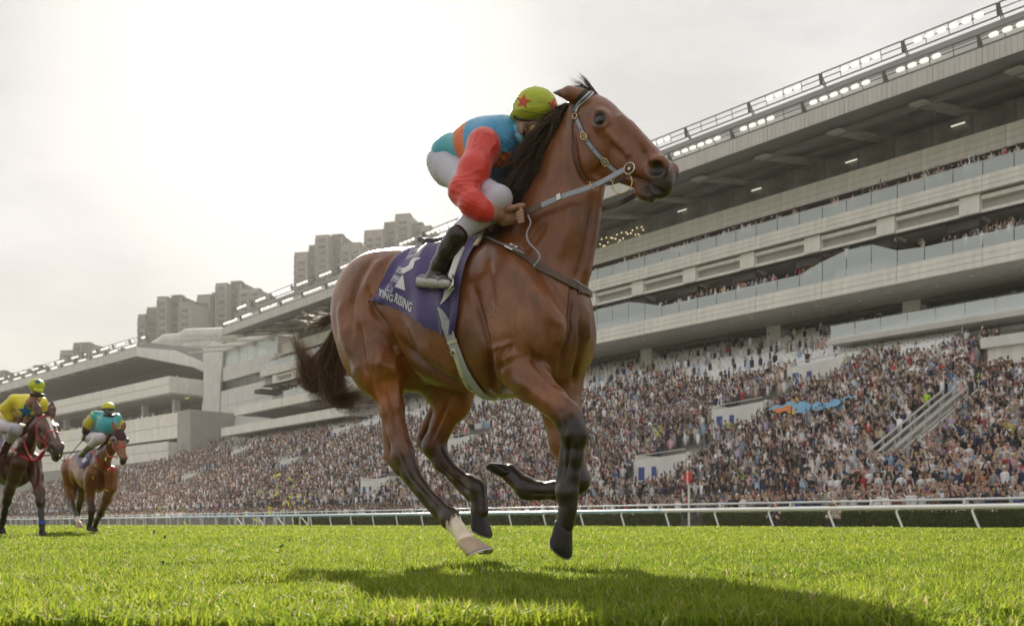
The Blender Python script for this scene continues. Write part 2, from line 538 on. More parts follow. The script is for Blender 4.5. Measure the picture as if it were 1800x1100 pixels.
# clipped hedge, leaf by leaf, with gaps
M_HEDGE = mat('hedge_leaf', (.04, .055, .014), rough=.6, attr=True, transl=.25)
def hedge(s0, s1, label):
    R = np.random.RandomState(int(s0) + 107); n = int((s1 - s0) * (520 if s0 < 75 else 260)); lo = .9
    s = R.uniform(0, s1 - s0, n); f = R.rand(n)
    y = np.where(f < .62, .42 + R.normal(size=n)*.035, R.uniform(-.42, .42, n)); z = np.where(f < .62, R.uniform(0, .80, n), .80 + R.normal(size=n)*.03)
    sz = R.uniform(.028, .06, n) * (1 if s0 < 75 else 1.5)
    d = R.normal(size=(n, 3)); d /= np.linalg.norm(d, axis=1)[:, None]; e = np.cross(d, R.normal(size=(n, 3))); e /= np.linalg.norm(e, axis=1)[:, None]
    c = np.stack([s, y, z], 1); sz = sz[:, None]
    V = np.stack([c - d*sz, c + e*sz*.55, c + d*sz, c - e*sz*.55], 1).reshape(-1, 3)
    F = np.arange(n*4).reshape(-1, 4)
    g = R.rand(n, 1); C = v3(.030, .044, .012)*(1-g) + v3(.12, .125, .030)*g
    h = axis_thing('hedge', label, 'hedge', 'clipped hedge between the rails', s=s0, t=40.2)
    tag(link('leaves', mesh_np('leaves', V, F, False, [M_HEDGE], col=np.repeat(C, 4, 0)), h), kind='stuff')
    b = MB(); b.box((0, -.40, 0), (s1 - s0, .39, .78)); b.build('branches', M_SOIL, h)
HT = 40.2
hedge(-30, s_at(1243, HT), 'clipped green hedge right of the red disc post')
hedge(s_at(1188, HT), s_at(520, HT), 'long clipped green hedge left of the red disc post')

# red disc on a white post
sp_ = s_at(1211, 38.6)
dp = axis_thing('disc_post', 'round red disc on a white post beside the running rail', 'marker post', s=sp_, t=38.6)
b = MB(); b.tube([(0, 0, 0), (0, 0, 2.52)], .055, 10); b.build('post', M_POST, dp, smooth=True)
b = MB(); an = np.arange(28)/28*2*np.pi
M_RED = mat('red_disc', (.66, .018, .02), rough=.4)
b.tube([(0, .07, 2.55), (0, .10, 2.55)], [.01, .01], 28)
ring_ = np.stack([.25*np.cos(an), np.full(28, .075), 2.55 + .33*np.sin(an)], 1); r2 = ring_ + (0, .03, 0)
V = np.concatenate([ring_, r2, [(0, .075, 2.55), (0, .105, 2.55)]]); j = np.arange(28)
b.add(V, np.stack([j, (j+1) % 28, 28 + (j+1) % 28, 28 + j], 1)); b.add(V, np.concatenate([np.stack([(j+1) % 28, j, np.full(28, 56)], 1), np.stack([28+j, 28+(j+1) % 28, np.full(28, 57)], 1)]))
dd = b.build('disc', M_RED, dp)
b = MB(); b.box((-.035, .06, 2.2), (.035, .125, 2.9)); b.build('disc_bar', M_POST, dd)

# white racks and gate frames by the left end of the hedge
gf = 0
for px0 in (432, 470, 505, 548):
    s = s_at(px0, 39.5)
    g = axis_thing('gate_frame', {432: 'white gate frame farthest left beyond the running rail', 470: 'white gate frame just left of the hedge end', 505: 'white gate frame at the very end of the hedge', 548: 'white gate frame standing before the hedge near its end'}[px0], 'gate frame', 'white gate frames near the hedge end', s=s, t=39.2)
    for nm, w in (('upright', 0), ('upright', 1.5)):
        b = MB(); b.box((w - .05, -.05, 0), (w + .05, .05, 1.0)); b.build(nm, M_POST, g)
    b = MB(); b.box((-.05, -.055, .92), (1.55, .055, 1.02)); b.build('top_bar', M_POST, g)
    b = MB(); b.bar((.05, 0, .05), (1.45, 0, .9), .07); b.build('brace', M_POST, g)
# ------------------------------------------------------------------ the main grandstand
M_PALE = mat('pale_concrete', (.66, .635, .585), rough=.8, var=.18, vscale=1.1, bump=.1, bscale=9, vmap=(1, 1, .3))
M_PANEL = mat('pale_panel', (.86, .825, .755), rough=.6, var=.17, vscale=1.3, vmap=(1, 1, .14))
M_GREY = mat('grey_concrete', (.40, .385, .36), rough=.85, var=.14, vscale=.7)
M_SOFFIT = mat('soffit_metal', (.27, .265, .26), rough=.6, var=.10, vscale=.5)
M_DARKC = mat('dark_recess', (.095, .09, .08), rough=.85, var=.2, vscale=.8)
M_GLASS = mat('tinted_glass', (.66, .72, .71), rough=.22, var=.22, vscale=.22, spec=.5)
M_BALUS = mat('balustrade_glass', (.80, .87, .88), rough=.12, alpha=.48, spec=.7)
M_STEELP = mat('painted_steel', (.13, .125, .12), rough=.5, var=.1, vscale=3)
M_FASCIA = mat('fascia_metal', (.60, .575, .535), rough=.5, var=.15, vscale=1.2, vmap=(1, 1, .15))
M_LAMP = mat('floodlight_face', (.9, .88, .8), rough=.3, emit=(1.0, .95, .82, .4))
M_WARM = mat('warm_lamp', (.9, .8, .6), rough=.3, emit=(1.0, .78, .42, .55))
M_WHITEW = mat('white_wall', (.74, .73, .70), rough=.7, var=.14, vscale=1.2, vmap=(1, 1, .3))
S0, S1 = 12.0, 150.0
RS0, RS1 = 9.0, 156.2
gs = axis_thing('grandstand', 'long pale grandstand with stacked balconies and a lit cantilever roof', 'grandstand')
def box_st(name, s0, s1, t0, t1, z0, z1, m, par=None, mb=None):
    b = mb or MB(); b.box((s0, -t1, z0), (s1, -t0, z1))
    if mb is None: return b.build(name, m, par or gs)
def prism_st(name, s0, s1, prof, m, par=None):
    """profile [(t,z)...] run along s"""
    n = len(prof); b = MB()
    V = [(s0, -t, z) for t, z in prof] + [(s1, -t, z) for t, z in prof]; j = np.arange(n)
    b.add(V, np.stack([j, (j+1) % n, n + (j+1) % n, n + j], 1))
    me_ = b
    c0 = np.mean(V[:n], 0); c1 = np.mean(V[n:], 0)
    b.add(V + [tuple(c0), tuple(c1)], np.concatenate([np.stack([(j+1) % n, j, np.full(n, 2*n)], 1), np.stack([n+j, n+(j+1) % n, np.full(n, 2*n+1)], 1)]))
    return b.build(name, m, par or gs)

def band(t, z0, z1, s0, s1, plen=6.6, depth=1.2, courses=3, name='parapet_panel', off=0.0):
    """parapet of separate panels with open joints, each panel a part; horizontal reveals built in"""
    cache = {}
    s = s0
    hs = np.linspace(z0, z1, courses + 1)
    while s < s1 - .1:
        L = min(plen, s1 - s); key = round(L, 2)
        if key not in cache:
            b = MB()
            for k in range(courses):
                b.box((.02, -.10 - .012 * (k % 2), hs[k] + .018), (L - .02, 0.0 + .012 * (k % 2), hs[k+1] - .018))
            cache[key] = b.mesh(name, [M_PANEL])
        link(name, cache[key], gs, (s, -t, 0)); s += L
    box_st('parapet_core', s0 + .01, s1 - .01, t + .06, t + depth, z0 + .03, z1 - .03, M_PALE)

# raked terraces under the crowd
T0, T1, Z0, Z1 = 46.0, 81.0, 1.1, 18.0
NR = 56
def terrace_z(t): return Z0 + (np.clip(t, T0, T1) - T0) / (T1 - T0) * (Z1 - Z0)
prof = [(T0, 0.02)]
for k in range(NR):
    ta = T0 + (T1 - T0) * k / NR; tb = T0 + (T1 - T0) * (k + 1) / NR; z = Z0 + (Z1 - Z0) * k / NR
    prof += [(ta, z), (tb, z)]
b = MB(); SV = [(S0 - 10, -t, z) for t, z in prof] + [(240, -t, z) for t, z in prof]; n = len(prof); j = np.arange(n - 1)
b.add(SV, np.stack([j, j + 1, n + j + 1, n + j], 1)); b.build('terrace', M_GREY, gs)
box_st('terrace_end', S0 - 10.2, S0 - 10, T0, T1, 0.02, 4, M_GREY)

# level 1: concourse behind the terraces
box_st('back_wall', S0, S1, 86.0, 86.4, 17.9, 36.2, M_GREY)
box_st('floor_slab', S0, S1, 81.0, 86.2, 17.5, 17.98, M_PALE)
gm = {}
def glazing(t, z0, z1, s0, s1, w, name='window_pane', m=None, gap=.10, mull=M_STEELP, every=1):
    b = MB(); b.box((gap/2, -.03, z0), (w - gap/2, .03, z1)); me = b.mesh(name, [m or M_GLASS])
    n = int((s1 - s0) / w)
    for k in range(n): link(name, me, gs, (s0 + k * w, -t, 0))
    b = MB(); b.box((-gap*.5, -.06, z0), (gap*.5, .06, z1)); me = b.mesh('mullion', [mull])
    for k in range(0, n + 1): link('mullion', me, gs, (s0 + k*w, -t, 0))
glazing(81.6, 17.9, 20.4, S0, 148, 3.3)
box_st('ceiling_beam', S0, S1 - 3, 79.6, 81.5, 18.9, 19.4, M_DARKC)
# balcony 3 (lowest): parapet, glass, soffit with downlights
band(72.0, 19.0, 20.40, S0, S1 - 8)
prism_st('balcony_soffit', S0, S1 - 8.2, [(72.1, 18.98), (86, 19.55), (86, 20.0), (72.1, 19.6)], M_PALE)
dl = MB(); dl.tube([(0, 0, 0), (0, 0, -.16)], .16, 8); dlm = dl.mesh('downlight', [M_WHITEW])
for k in range(36): link('downlight', dlm, gs, (S0 + 3.3 * k + 1.5, -73.6 - (1.4 if k % 2 else 0), 18.98 + (.08 if k % 2 else 0)))
# balcony 2: parapet over a recessed frieze between brackets
band(72.0, 24.55, 25.72, S0, S1)
box_st('frieze', S0, S1, 72.9, 76, 23.0, 24.5, M_GREY)
fb = MB(); fb.box((0, -.5, 23.08), (5.0, 0, 23.36)); fb.box((0, -.42, 24.10), (5.0, 0, 24.4)); fbm = fb.mesh('frieze_rail', [M_PANEL])
bk = MB(); bk.hexa([(-.75, -1.6, 22.75), (.75, -1.6, 22.75), (.75, .35, 23.15), (-.75, .35, 23.15), (-.75, -1.6, 24.52), (.75, -1.6, 24.52), (.75, .35, 24.52), (-.75, .35, 24.52)]); bkm = bk.mesh('bracket', [M_PANEL])
for k in range(-3, 19):
    s = 32.9 + 6.62 * k
    if s < S1 - 1:
        link('bracket', bkm, gs, (s, -72.7, 0))
        if s + 6 < S1: link('frieze_rail', fbm, gs, (s + .8, -72.45, 0))
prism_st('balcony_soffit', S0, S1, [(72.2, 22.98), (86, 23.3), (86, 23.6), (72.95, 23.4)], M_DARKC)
glazing(81.0, 20.0, 23.0, S0, S1 - 6, 6.62, m=M_GLASS)
hb = MB(); hb.box((-1.2, -1.4, 22.3), (1.2, 2.6, 22.95)); hbm = hb.mesh('bracket_pad', [M_DARKC])
for k in range(-3, 19): link('bracket_pad', hbm, gs, (33.6 + 6.62 * k, -75.5, 0))
# balcony 1: upper tier
band(76.0, 28.75, 30.5, S0, S1, courses=3)
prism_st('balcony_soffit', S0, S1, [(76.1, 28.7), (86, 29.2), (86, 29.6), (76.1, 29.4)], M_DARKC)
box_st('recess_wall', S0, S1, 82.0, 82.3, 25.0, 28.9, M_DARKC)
box_st('balcony_floor', S0, S1, 72.3, 86, 24.7, 25.0, M_GREY)
box_st('balcony_floor', S0, S1 - 8.2, 72.3, 86, 19.62, 19.98, M_GREY)
# top floor windows, the interior lit here and there
M_GLASSD = mat('deep_glass', (.20, .215, .205), rough=.12, var=.55, vscale=.5, spec=.6)
glazing(78.0, 30.5, 33.0, S0, S1, 3.31, gap=.16, m=M_GLASSD)
box_st('floor_slab', S0, S1, 76.2, 86, 30.1, 30.48, M_GREY)
R_ = np.random.RandomState(3)
lm = MB(); lm.box((0, -.05, 0), (1.1, .05, .08)); lmm = lm.mesh('ceiling_lamp', [mat('office_lamp', (.9, .9, .8), emit=(1, .93, .75, .45))])
for k in range(5): link('ceiling_lamp', lmm, gs, (S0 + 14 + 3.31 * (k * 2.9 + .5 * math.sin(k * 3.1)), -77.7, 32.15 + R_.uniform(-.3, .3)))
wl = MB()
for k in range(26): wl.tube([(0, 0, 0), (0, .01, .0)], .01, 4)
wm = MB(); wm.box((-.055, -.055, -.055), (.055, .055, .055)); wmm = wm.mesh('string_light', [M_WARM])
for k in range(30):
    px = 1056 + k * 2.7; s = s_at(px, 77.8)
    link('string_light', wmm, gs, (s, -77.7, 31.55 + .55 * math.sin(k * 1.9) ))
# glass balustrades, pane by pane
def balustrade(t, z0, z1, s0, s1, w=2.2):
    b = MB(); b.box((.03, -.012, z0), (w - .03, .012, z1)); me = b.mesh('glass_panel', [M_BALUS])
    for k in range(int((s1 - s0) / w)): link('glass_panel', me, gs, (s0 + k * w, -t, 0))
    b = MB(); b.box((s0, -t - .03, z1), (s1, -t + .03, z1 + .05)); b.build('handrail', M_FASCIA, gs)
balustrade(72.15, 25.72, 26.75, S0, S1)
# the lowest balcony's glass rises in raised viewing bays
HUMPS = [(38.0, 47.0), (64.0, 75.0), (92.0, 106.0), (122.0, 138.0)]
def hump(s):
    for a, c in HUMPS:
        if a <= s <= c: return 1.15 * float(sstep(np.array(s), a, a + 1.5)) * float(1 - sstep(np.array(s), c - 3.5, c))
    return 0.0
s = S0
while s < S1 - 10:
    h0, h1 = hump(s), hump(s + 2.2); b = MB()
    b.hexa([(.03, -.012, 20.40), (2.17, -.012, 20.40), (2.17, .012, 20.40), (.03, .012, 20.40), (.03, -.012, 21.45 + h0), (2.17, -.012, 21.45 + h1), (2.17, .012, 21.45 + h1), (.03, .012, 21.45 + h0)])
    b.build('glass_panel', M_BALUS, gs, loc=(s, -72.15, 0))
    s += 2.2
for a, c in HUMPS: box_st('viewing_bay', a + 1.2, c - 3.0, 72.4, 80, 20.0, 21.15, M_WHITEW)
# columns in the recesses
cb = MB(); cb.box((-.22, -.22, 0), (.22, .22, 1)); cm = cb.mesh('column', [M_PALE])
for k in range(0, 11):
    s = 20 + 13.24 * k
    for t, z0, z1 in ((81.2, 17.9, 19.2), (79.0, 20, 23.0), (78.2, 25, 28.7)):
        o = link('column', cm, gs, (s, -t, z0)); o.scale = (1, 1, z1 - z0)

# roof: fascia panels, ribbed soffit, top band
s = RS0; fb = MB()
for k in range(9): fb.box((.03 + k*.385, -.06 - .02 * (k % 2), 31.92), (.03 + (k+1)*.385 - .02, .02, 33.08))
fbm = fb.mesh('fascia_panel', [M_FASCIA])
while s + 3.5 <= RS1 + .1: link('fascia_panel', fbm, gs, (s, -68.0, 0)); s += 3.5
prism_st('roof_deck', RS0, RS1, [(68.05, 31.9), (68.05, 33.12), (69.6, 33.5), (69.6, 34.2), (70.4, 35.75), (88, 37.2), (88, 34.6), (79.2, 34.0)], M_SOFFIT)
rb = MB(); rb.hexa([(-.55, 0, 31.75), (.55, 0, 31.75), (.55, -11.3, 33.75), (-.55, -11.3, 33.75), (-.55, 0, 31.96), (.55, 0, 31.96), (.55, -11.3, 34.05), (-.55, -11.3, 34.05)]); rbm = rb.mesh('soffit_rib', [M_FASCIA])
for k in range(24): link('soffit_rib', rbm, gs, (15.0 + 7.0 * k, -68.2 - 2.2, .1))
for t, z in ((71.5, 32.35), (76.5, 33.35)): box_st('soffit_purlin', RS0 + .4, RS1 - .4, t, t + .5, z - .28, z + .1, M_SOFFIT)
box_st('lamp_gutter', RS0, RS1, 69.0, 69.55, 33.3, 34.3, mat('gutter_white', (.74, .73, .71), rough=.5, var=.05, vscale=2))
# floodlight frames on the roof edge: lower row against the gutter, upper row against the sky
lampm = MB(); an = np.arange(10)/10*2*np.pi
def lamp_mesh(w, h):
    b = MB(); sx = np.sign(np.cos(an)) * np.abs(np.cos(an))**.6 * w/2; sz = np.sign(np.sin(an)) * np.abs(np.sin(an))**.6 * h/2
    f = np.stack([sx, np.full(10, .10), sz], 1); k = np.stack([sx, np.full(10, -.10), sz], 1); V = np.concatenate([f, k, [(0, .10, 0), (0, -.10, 0)]]); j = np.arange(10)
    b.add(V, np.stack([j, (j+1) % 10, 10 + (j+1) % 10, 10 + j], 1)); b.add(V, np.concatenate([np.stack([(j+1) % 10, j, np.full(10, 20)], 1), np.stack([10+j, 10+(j+1) % 10, np.full(10, 21)], 1)]))
    return b.mesh('floodlight', [M_LAMP])
LM_ = lamp_mesh(.62, .30)
def frame_mesh(L, h, lean):
    b = MB()
    P = lambda s, z: (s, lean * z / h, z)
    for z in (0, h): b.bar(P(0, z), P(L, z), .085)
    b.bar(P(0, h*.52), P(L, h*.52), .06)
    b.bar(P(0, 0), P(0, h), .12); b.bar(P(L-.05, 0), P(L-.05, h), .12)
    for k in (2, 4, 6): b.bar(P(L*k/8, 0), P(L*k/8, h), .045)
    b.bar((0, -.8, -.3), P(0, h*.9), .07); b.bar((L-.05, -.8, -.3), P(L-.05, h*.9), .07)
    return b.mesh('lamp_frame', [M_STEELP])
FR1, FR2 = frame_mesh(6.95, .80, .2), frame_mesh(6.9, .85, .2)
for k in range(-2, 21):
    s = 29.8 + 7.0 * k
    if s + 7 > RS1 or s < RS0: continue
    f2 = link('lamp_frame', FR2, gs, (s, -70.0, 35.85))
    if k != 3:
        for q in ((.30, .43, .56, .69) if k % 3 else (.18, .31, .44, .57, .70, .83)): link('floodlight', LM_, f2, (6.9*q, .22, .47))
    f1 = link('lamp_frame', FR1, gs, (s + .6, -68.35, 33.35))
    for q in ((.2, .33, .46, .59, .72, .85) if k % 2 else (.42, .55, .68, .81)): link('floodlight', LM_, f1, (6.95*q, .2, .42))
    b_ = None
# loudspeaker clusters hung under the roof
def speaker_cluster(px, py, label):
    t = 74.0; s = s_at(px, t); z = z_at(py, s, t)
    g = axis_thing('speaker_cluster', label, 'loudspeaker', 'loudspeakers hung under the roof', s=s, t=t, z=z)
    for k in range(3):
        b = MB(); b.hexa([(-.7, -.6, -.5 - .55*k), (.7, -.6, -.5 - .55*k), (.8, .6, -.4 - .55*k), (-.8, .6, -.4 - .55*k), (-.7, -.6, -.55*k), (.7, -.6, -.55*k), (.8, .6, .08 - .55*k), (-.8, .6, .08 - .55*k)]); b.build('cabinet', M_STEELP, g)
    for q in (-.6, .6):
        b = MB(); b.bar((q, 0, 0), (q*1.6, 0, 1.3), .09); b.build('hanger', M_STEELP, g)
speaker_cluster(1623, 172, 'black loudspeakers hung under the roof at the right')
speaker_cluster(1243, 306, 'black loudspeakers hung under the roof behind the muzzle of the leading bay')

# openings through the terraces: white walled stair heads
M_POSTER = mat('blue_poster', (.05, .09, .30), rough=.6)
def vomitory(px, py, w, label, t=None):
    """stair opening whose white side walls show above the crowd"""
    best = None
    for tt in np.linspace(46.5, 80, 200):
        s = s_at(px, tt); e = abs(z_at(py, s, tt) - (terrace_z(tt) + 1.5))
        if best is None or e < best[0]: best = (e, tt, s)
    _, tt, s = best
    z = float(terrace_z(tt))
    g = axis_thing('stair_opening', label, 'stair opening', 'white stair openings in the terraces', s=s, t=tt, z=z)
    L, D, H = w, 4.2, 1.75
    b = MB(); b.hexa([(-L/2, -.25, -.5), (L/2, -.25, -.5), (L/2, 0, -.5), (-L/2, 0, -.5), (-L/2, -.25, H), (L/2, -.25, H*.85), (L/2, 0, H*.85), (-L/2, 0, H)]); b.build('front_wall', M_WHITEW, g)
    for q in (-1, 1):
        b = MB(); b.box((q*L/2 - .12, -D, -.5), (q*L/2 + .12, -.26, H + .12)); b.build('side_wall', M_WHITEW, g)
    b = MB(); b.bar((-L/2, .02, H + .3), (L/2, .02, H*.85 + .3), .06); b.build('handrail', M_FASCIA, g)
    if w > 4:
        
        for q0, q1 in ((.05, .14), (.28, .40)): b = MB(); b.box((L*q0, .01, .1), (L*q1, .02, 1.0)); b.build('poster', M_POSTER, g)
    return (s, tt, L)
VOM = []
for px, py, w, lb in ((1295, 716, 4.6, 'white stair opening left of the pale blue banner'), (1158, 806, 4.6, 'white stair opening with blue posters left of the red disc'),
                      (1432, 640, 5.0, 'white stair opening high in the crowd under the canopy box'), (655, 845, 4.4, 'white stair opening behind the hind legs of the leading bay'),
                      (505, 808, 4.2, 'white stair opening low in the crowd under the tail of the leading bay'), (600, 752, 5.0, 'white stair opening just left of the hind leg'),
                      (420, 790, 4.6, 'white stair opening high at the left end of the crowd'), (330, 835, 4.5, 'low white stair opening right of the two following horses'), (800, 772, 4.6, 'white stair opening between the hind legs of the leading bay')):
    VOM.append(vomitory(px, py, w, lb))
# railed stair up through the crowd at the right
sa = s_at(1610, 52.0)
sg = axis_thing('stairs', 'concrete stairs with bright metal rails climbing through the crowd at the right', 'stairs', s=s_at(1612, 51.0), t=50.0, z=0)
b = MB()
for k in range(18): b.box((0, -.5*k - .5, 0.3), (2.4, -.5*k, 3.2 + .24*k))
b.build('steps', M_GREY, sg)
for q in (0, .9, 1.7, 2.4):
    for dz in (.55, 1.0):
        b = MB(); b.bar((q, 0, 3.2 + dz), (q, -9, 7.5 + dz), .09); b.build('handrail', M_FASCIA, sg)
    for k in range(6): b = MB(); b.bar((q, -1.8*k, 3.2 + .864*k), (q, -1.8*k, 4.2 + .864*k), .07); b.build('baluster', M_FASCIA, sg)
# canopy box and block at the right end
cx0, cx1 = s_at(1800, 74) - 8, s_at(1490, 74)
cb_ = axis_thing('canopy_box', 'raised seating box on a flat canopy above the crowd at the right', 'canopy box', s=0, t=0)
box_st('canopy', cx0, cx1, 71, 80, 14.9, 15.35, M_WHITEW, cb_)
box_st('canopy_edge', cx0, cx1 + .1, 70.85, 71.0, 14.8, 15.2, M_FASCIA, cb_)
box_st('glass_front', cx0, cx1 - 2.5, 74, 74.1, 12.6, 14.8, M_GLASS, cb_)
b = MB(); b.box((.03, -.012, 15.35), (2.17, .012, 16.4)); pm_ = b.mesh('glass_panel', [M_BALUS])
for k in range(int((cx1 - cx0) / 2.2)): link('glass_panel', pm_, cb_, (cx0 + 2.2*k, -71.2, 0))
for k in range(7):
    box_st('seat_row', cx0, cx1 - 1.2*k, 72.6 + 1.0*k, 73.6 + 1.0*k, 15.35, 15.55 + .42*k, M_WHITEW, cb_)
bl0, bl1 = s_at(1800, 66) - 8, s_at(1736, 66)
bl = axis_thing('concrete_block', 'pale concrete block with ledges at the right edge above the crowd', 'block', s=0, t=0)
box_st('wall', bl0, bl1, 66, 74, 7.5, 12.4, M_PANEL, bl)
box_st('ledge', bl0, bl1 + .3, 65.6, 66.3, 11.9, 12.6, M_WHITEW, bl); box_st('ledge', bl0, bl1 + .15, 65.8, 66.2, 9.9, 10.25, M_WHITEW, bl)
box_st('door', bl0 + 5.5, bl1 - .6, 65.95, 66.05, 7.5, 9.6, M_FASCIA, bl)

# empty white seats and folding screens high on the terraces
M_SEAT = mat('white_seat', (.82, .82, .80), rough=.5, var=.06, vscale=2)
sb = MB(); sb.box((-.22, -.02, .0), (.22, .40, .42)); sb.hexa([(-.22, -.10, .42), (.22, -.10, .42), (.22, .0, .42), (-.22, .0, .42), (-.22, -.22, .92), (.22, -.22, .92), (.22, -.16, .92), (-.22, -.16, .92)])
SEATV = np.concatenate(sb.v); SEATF = np.concatenate(sb.f4)
V_, F_ = [], []; k_ = 0
R_ = np.random.RandomState(9)
for r in range(38, NR):
    t = T0 + (T1 - T0) * (r + .4) / NR; z = Z0 + (Z1 - Z0) * r / NR
    for s in np.arange(34, 156, .62 if r % 1 == 0 else 9):
        if R_.rand() < .9: V_.append(SEATV + (s, -t, z)); F_.append(SEATF + k_); k_ += len(SEATV)
st_ = mesh_np('seats', np.concatenate(V_), np.concatenate(F_), False, [M_SEAT])
tag(on_axis(link('seats', st_)), kind='stuff')
sb = MB(); sb.box((-.9, -.6, 0), (.9, .6, 1.7)); sbm = sb.mesh('kiosk', [M_WHITEW])
for i, (px, t) in enumerate(((1142, 80.2), (1366, 80.2), (1608, 80.2))):
    o = link('kiosk', MB().box((-.8, -.6, 0), (.8, .6, 1.75)).box((-.86, -.66, 1.75), (.86, .66, 1.9)).mesh('kiosk', [M_WHITEW]))
    on_axis(o, s_at(px, t), t, 17.6); tag(o, ('small white kiosk at the top of the seats nearest the leading bay', 'small white kiosk at the top of the seats under the middle of the balcony', 'small white kiosk beside the tinted windows at the right')[i], 'kiosk', 'white kiosks at the top of the seats')
# pale blue banner carried over the heads of the crowd
def banner():
    A = []
    pts = [(1372, 733, 58.0), (1405, 732, 57.5), (1440, 734, 57.3), (1475, 728, 57.6), (1516, 715, 58.5)]
    C = smooth_poly([(p[0], p[1]) for p in pts], 40); T_ = np.linspace(58, 58.8, 40)
    b = MB(); V = []; cols = []
    for i, (x, y) in enumerate(C):
        s = s_at(x, T_[i]); z = z_at(y, s, T_[i])
        w = .55 * math.sin(math.pi * min(1, (i + 2) / 34)) ** .6 if i < 30 else .55 * (1 - (i - 30) / 12)
        for q in np.linspace(-1, 1, 5):
            V.append((s, -T_[i] + 1.2 - .5*q, z + .55 + w*q*.75 + .10*math.sin(i*.9 + q)))
            cols.append((.75, .25, .07) if 3 < i < 12 and q < .2 else ((.72, .55, .10) if 12 <= i < 15 and q < 0 else (.22, .48, .70)))
    i = np.arange(39)[:, None] * 5; j = np.arange(4)[None]
    F = np.stack([i + j, i + j + 1, i + 5 + j + 1, i + 5 + j], -1).reshape(-1, 4)
    o = on_axis(link('banner', mesh_np('banner', V, F, True, [mat('banner_cloth', (.3, .5, .7), rough=.7, attr=True, var=.1, vscale=3, transl=.15)], col=cols)))
    tag(o, 'pale blue banner with an orange end held above the crowd', 'banner')
    tag(on_axis(link('banner', MB().hexa([(s_at(1590, 62), -62, z_at(711, s_at(1590, 62), 62)), (s_at(1630, 62), -62, z_at(706, s_at(1630, 62), 62)), (s_at(1630, 62), -62.1, z_at(706, s_at(1630, 62), 62)), (s_at(1590, 62), -62.1, z_at(711, s_at(1590, 62), 62)), (s_at(1595, 62), -62.6, z_at(702, s_at(1595, 62), 62)), (s_at(1622, 62), -62.6, z_at(700, s_at(1622, 62), 62)), (s_at(1622, 62), -62.7, z_at(700, s_at(1622, 62), 62)), (s_at(1595, 62), -62.7, z_at(702, s_at(1595, 62), 62))]).mesh('banner', [mat('banner_blue', (.22, .48, .70), rough=.7, var=.1)]))), 'small pale blue banner in the crowd left of the stairs', 'banner')
banner()
# ------------------------------------------------------------------ link block, pylon and the second grandstand
M_TWINK = mat('shaded_glass', (.12, .12, .115), rough=.3, var=.3, vscale=.4)
lk = axis_thing('link_block', 'pale stepped block with window bands at the far end of the main grandstand', 'building')
def lbox(name, s0, s1, t0, t1, z0, z1, m): return box_st(name, s0, s1, t0, t1, z0, z1, m, lk)
lbox('core', 160.5, 184, 80.5, 96, 14, 34.6, M_GREY)
for z0, z1, tf, e in ((34.1, 35.3, 79.2, 184.5), (28.2, 30.9, 79.6, 184), (23.2, 26.2, 79.2, 185), (20.0, 23.14, 79.2, 185), (16.5, 19.9, 79.0, 186)):
    L = (e - 160) / 4
    for k in range(4): lbox('facade_panel', 160 + k*L + .04, 160 + (k+1)*L - .04, tf, tf + 4, z0, z1, M_WHITEW)
for z0, z1, m in ((30.92, 34.08, M_GLASS), (26.22, 28.18, M_TWINK)):
    for k in range(6): lbox('window_pane', 160.2 + k*4, 160.2 + k*4 + 3.85, 80.2, 80.4, z0, z1, m)
# the lowest balconies step on past the end of the upper ones
for z0, tf, a, e in ((19.0, 72.0, 142.2, 160), (15.5, 70.5, 120, 162)):
    k = a
    while k < e: box_st('parapet_panel', k + .03, min(k + 6.6, e) - .03, tf, tf + .8, z0, z0 + 1.4, M_PANEL); k += 6.6
    box_st('balcony_floor', a, e, tf + .82, 80, z0 + .1, z0 + .5, M_GREY)
# air ducts on the roof behind
for i, (px, py, L, r) in enumerate(((312, 607, 12, 1.0), (335, 600, 14, 1.3), (352, 612, 9, 1.1), (405, 592, 22, 1.5))):
    Y = 215.0; p = at(px, py, Y); b = MB()
    b.tube([p + v3(-L/2, 0, -.4), p + v3(-L/2 + 1.2, 0, .3), p + v3(L/2 - 1.2, 0, 1.0), p + v3(L/2, 0, .6)], [r*.8, r, r, r*.8], 10)
    tag(b.build('roof_duct', M_FASCIA, smooth=True), ('short grey roof duct farthest left above the second stand', 'thick grey roof duct beside the white pylon', 'low grey roof duct under the thick one', 'long grey roof duct right of the white pylon')[i], 'duct', 'ducts on the roof between the stands')
# white pylon wall between the stands
Yp = 190.0
def wall_px(name, pts, Y, depth, m, label, cat, parent=None):
    """upright slab whose front outline lies at distance Y"""
    n = len(pts); F0 = [at(x, y, Y) for x, y in pts]; F1 = [p + v3(.25, depth, 0) for p in F0]
    b = MB(); V = np.array(F0 + F1 + [np.mean(F0, 0), np.mean(F1, 0)]); j = np.arange(n)
    b.add(V, np.stack([j, (j+1) % n, n + (j+1) % n, n + j], 1)); b.add(V, np.concatenate([np.stack([(j+1) % n, j, np.full(n, 2*n)], 1), np.stack([n+j, n+(j+1) % n, np.full(n, 2*n+1)], 1)]))
    o = b.build(name, m, parent)
    if label: tag(o, label, cat)
    return o
wall_px('pylon', [(357, 613), (373, 601), (393, 604), (388, 660), (384, 745), (352, 740), (358, 690)], Yp, 10, M_WHITEW, 'tall white pylon wall between the two grandstands', 'pylon')

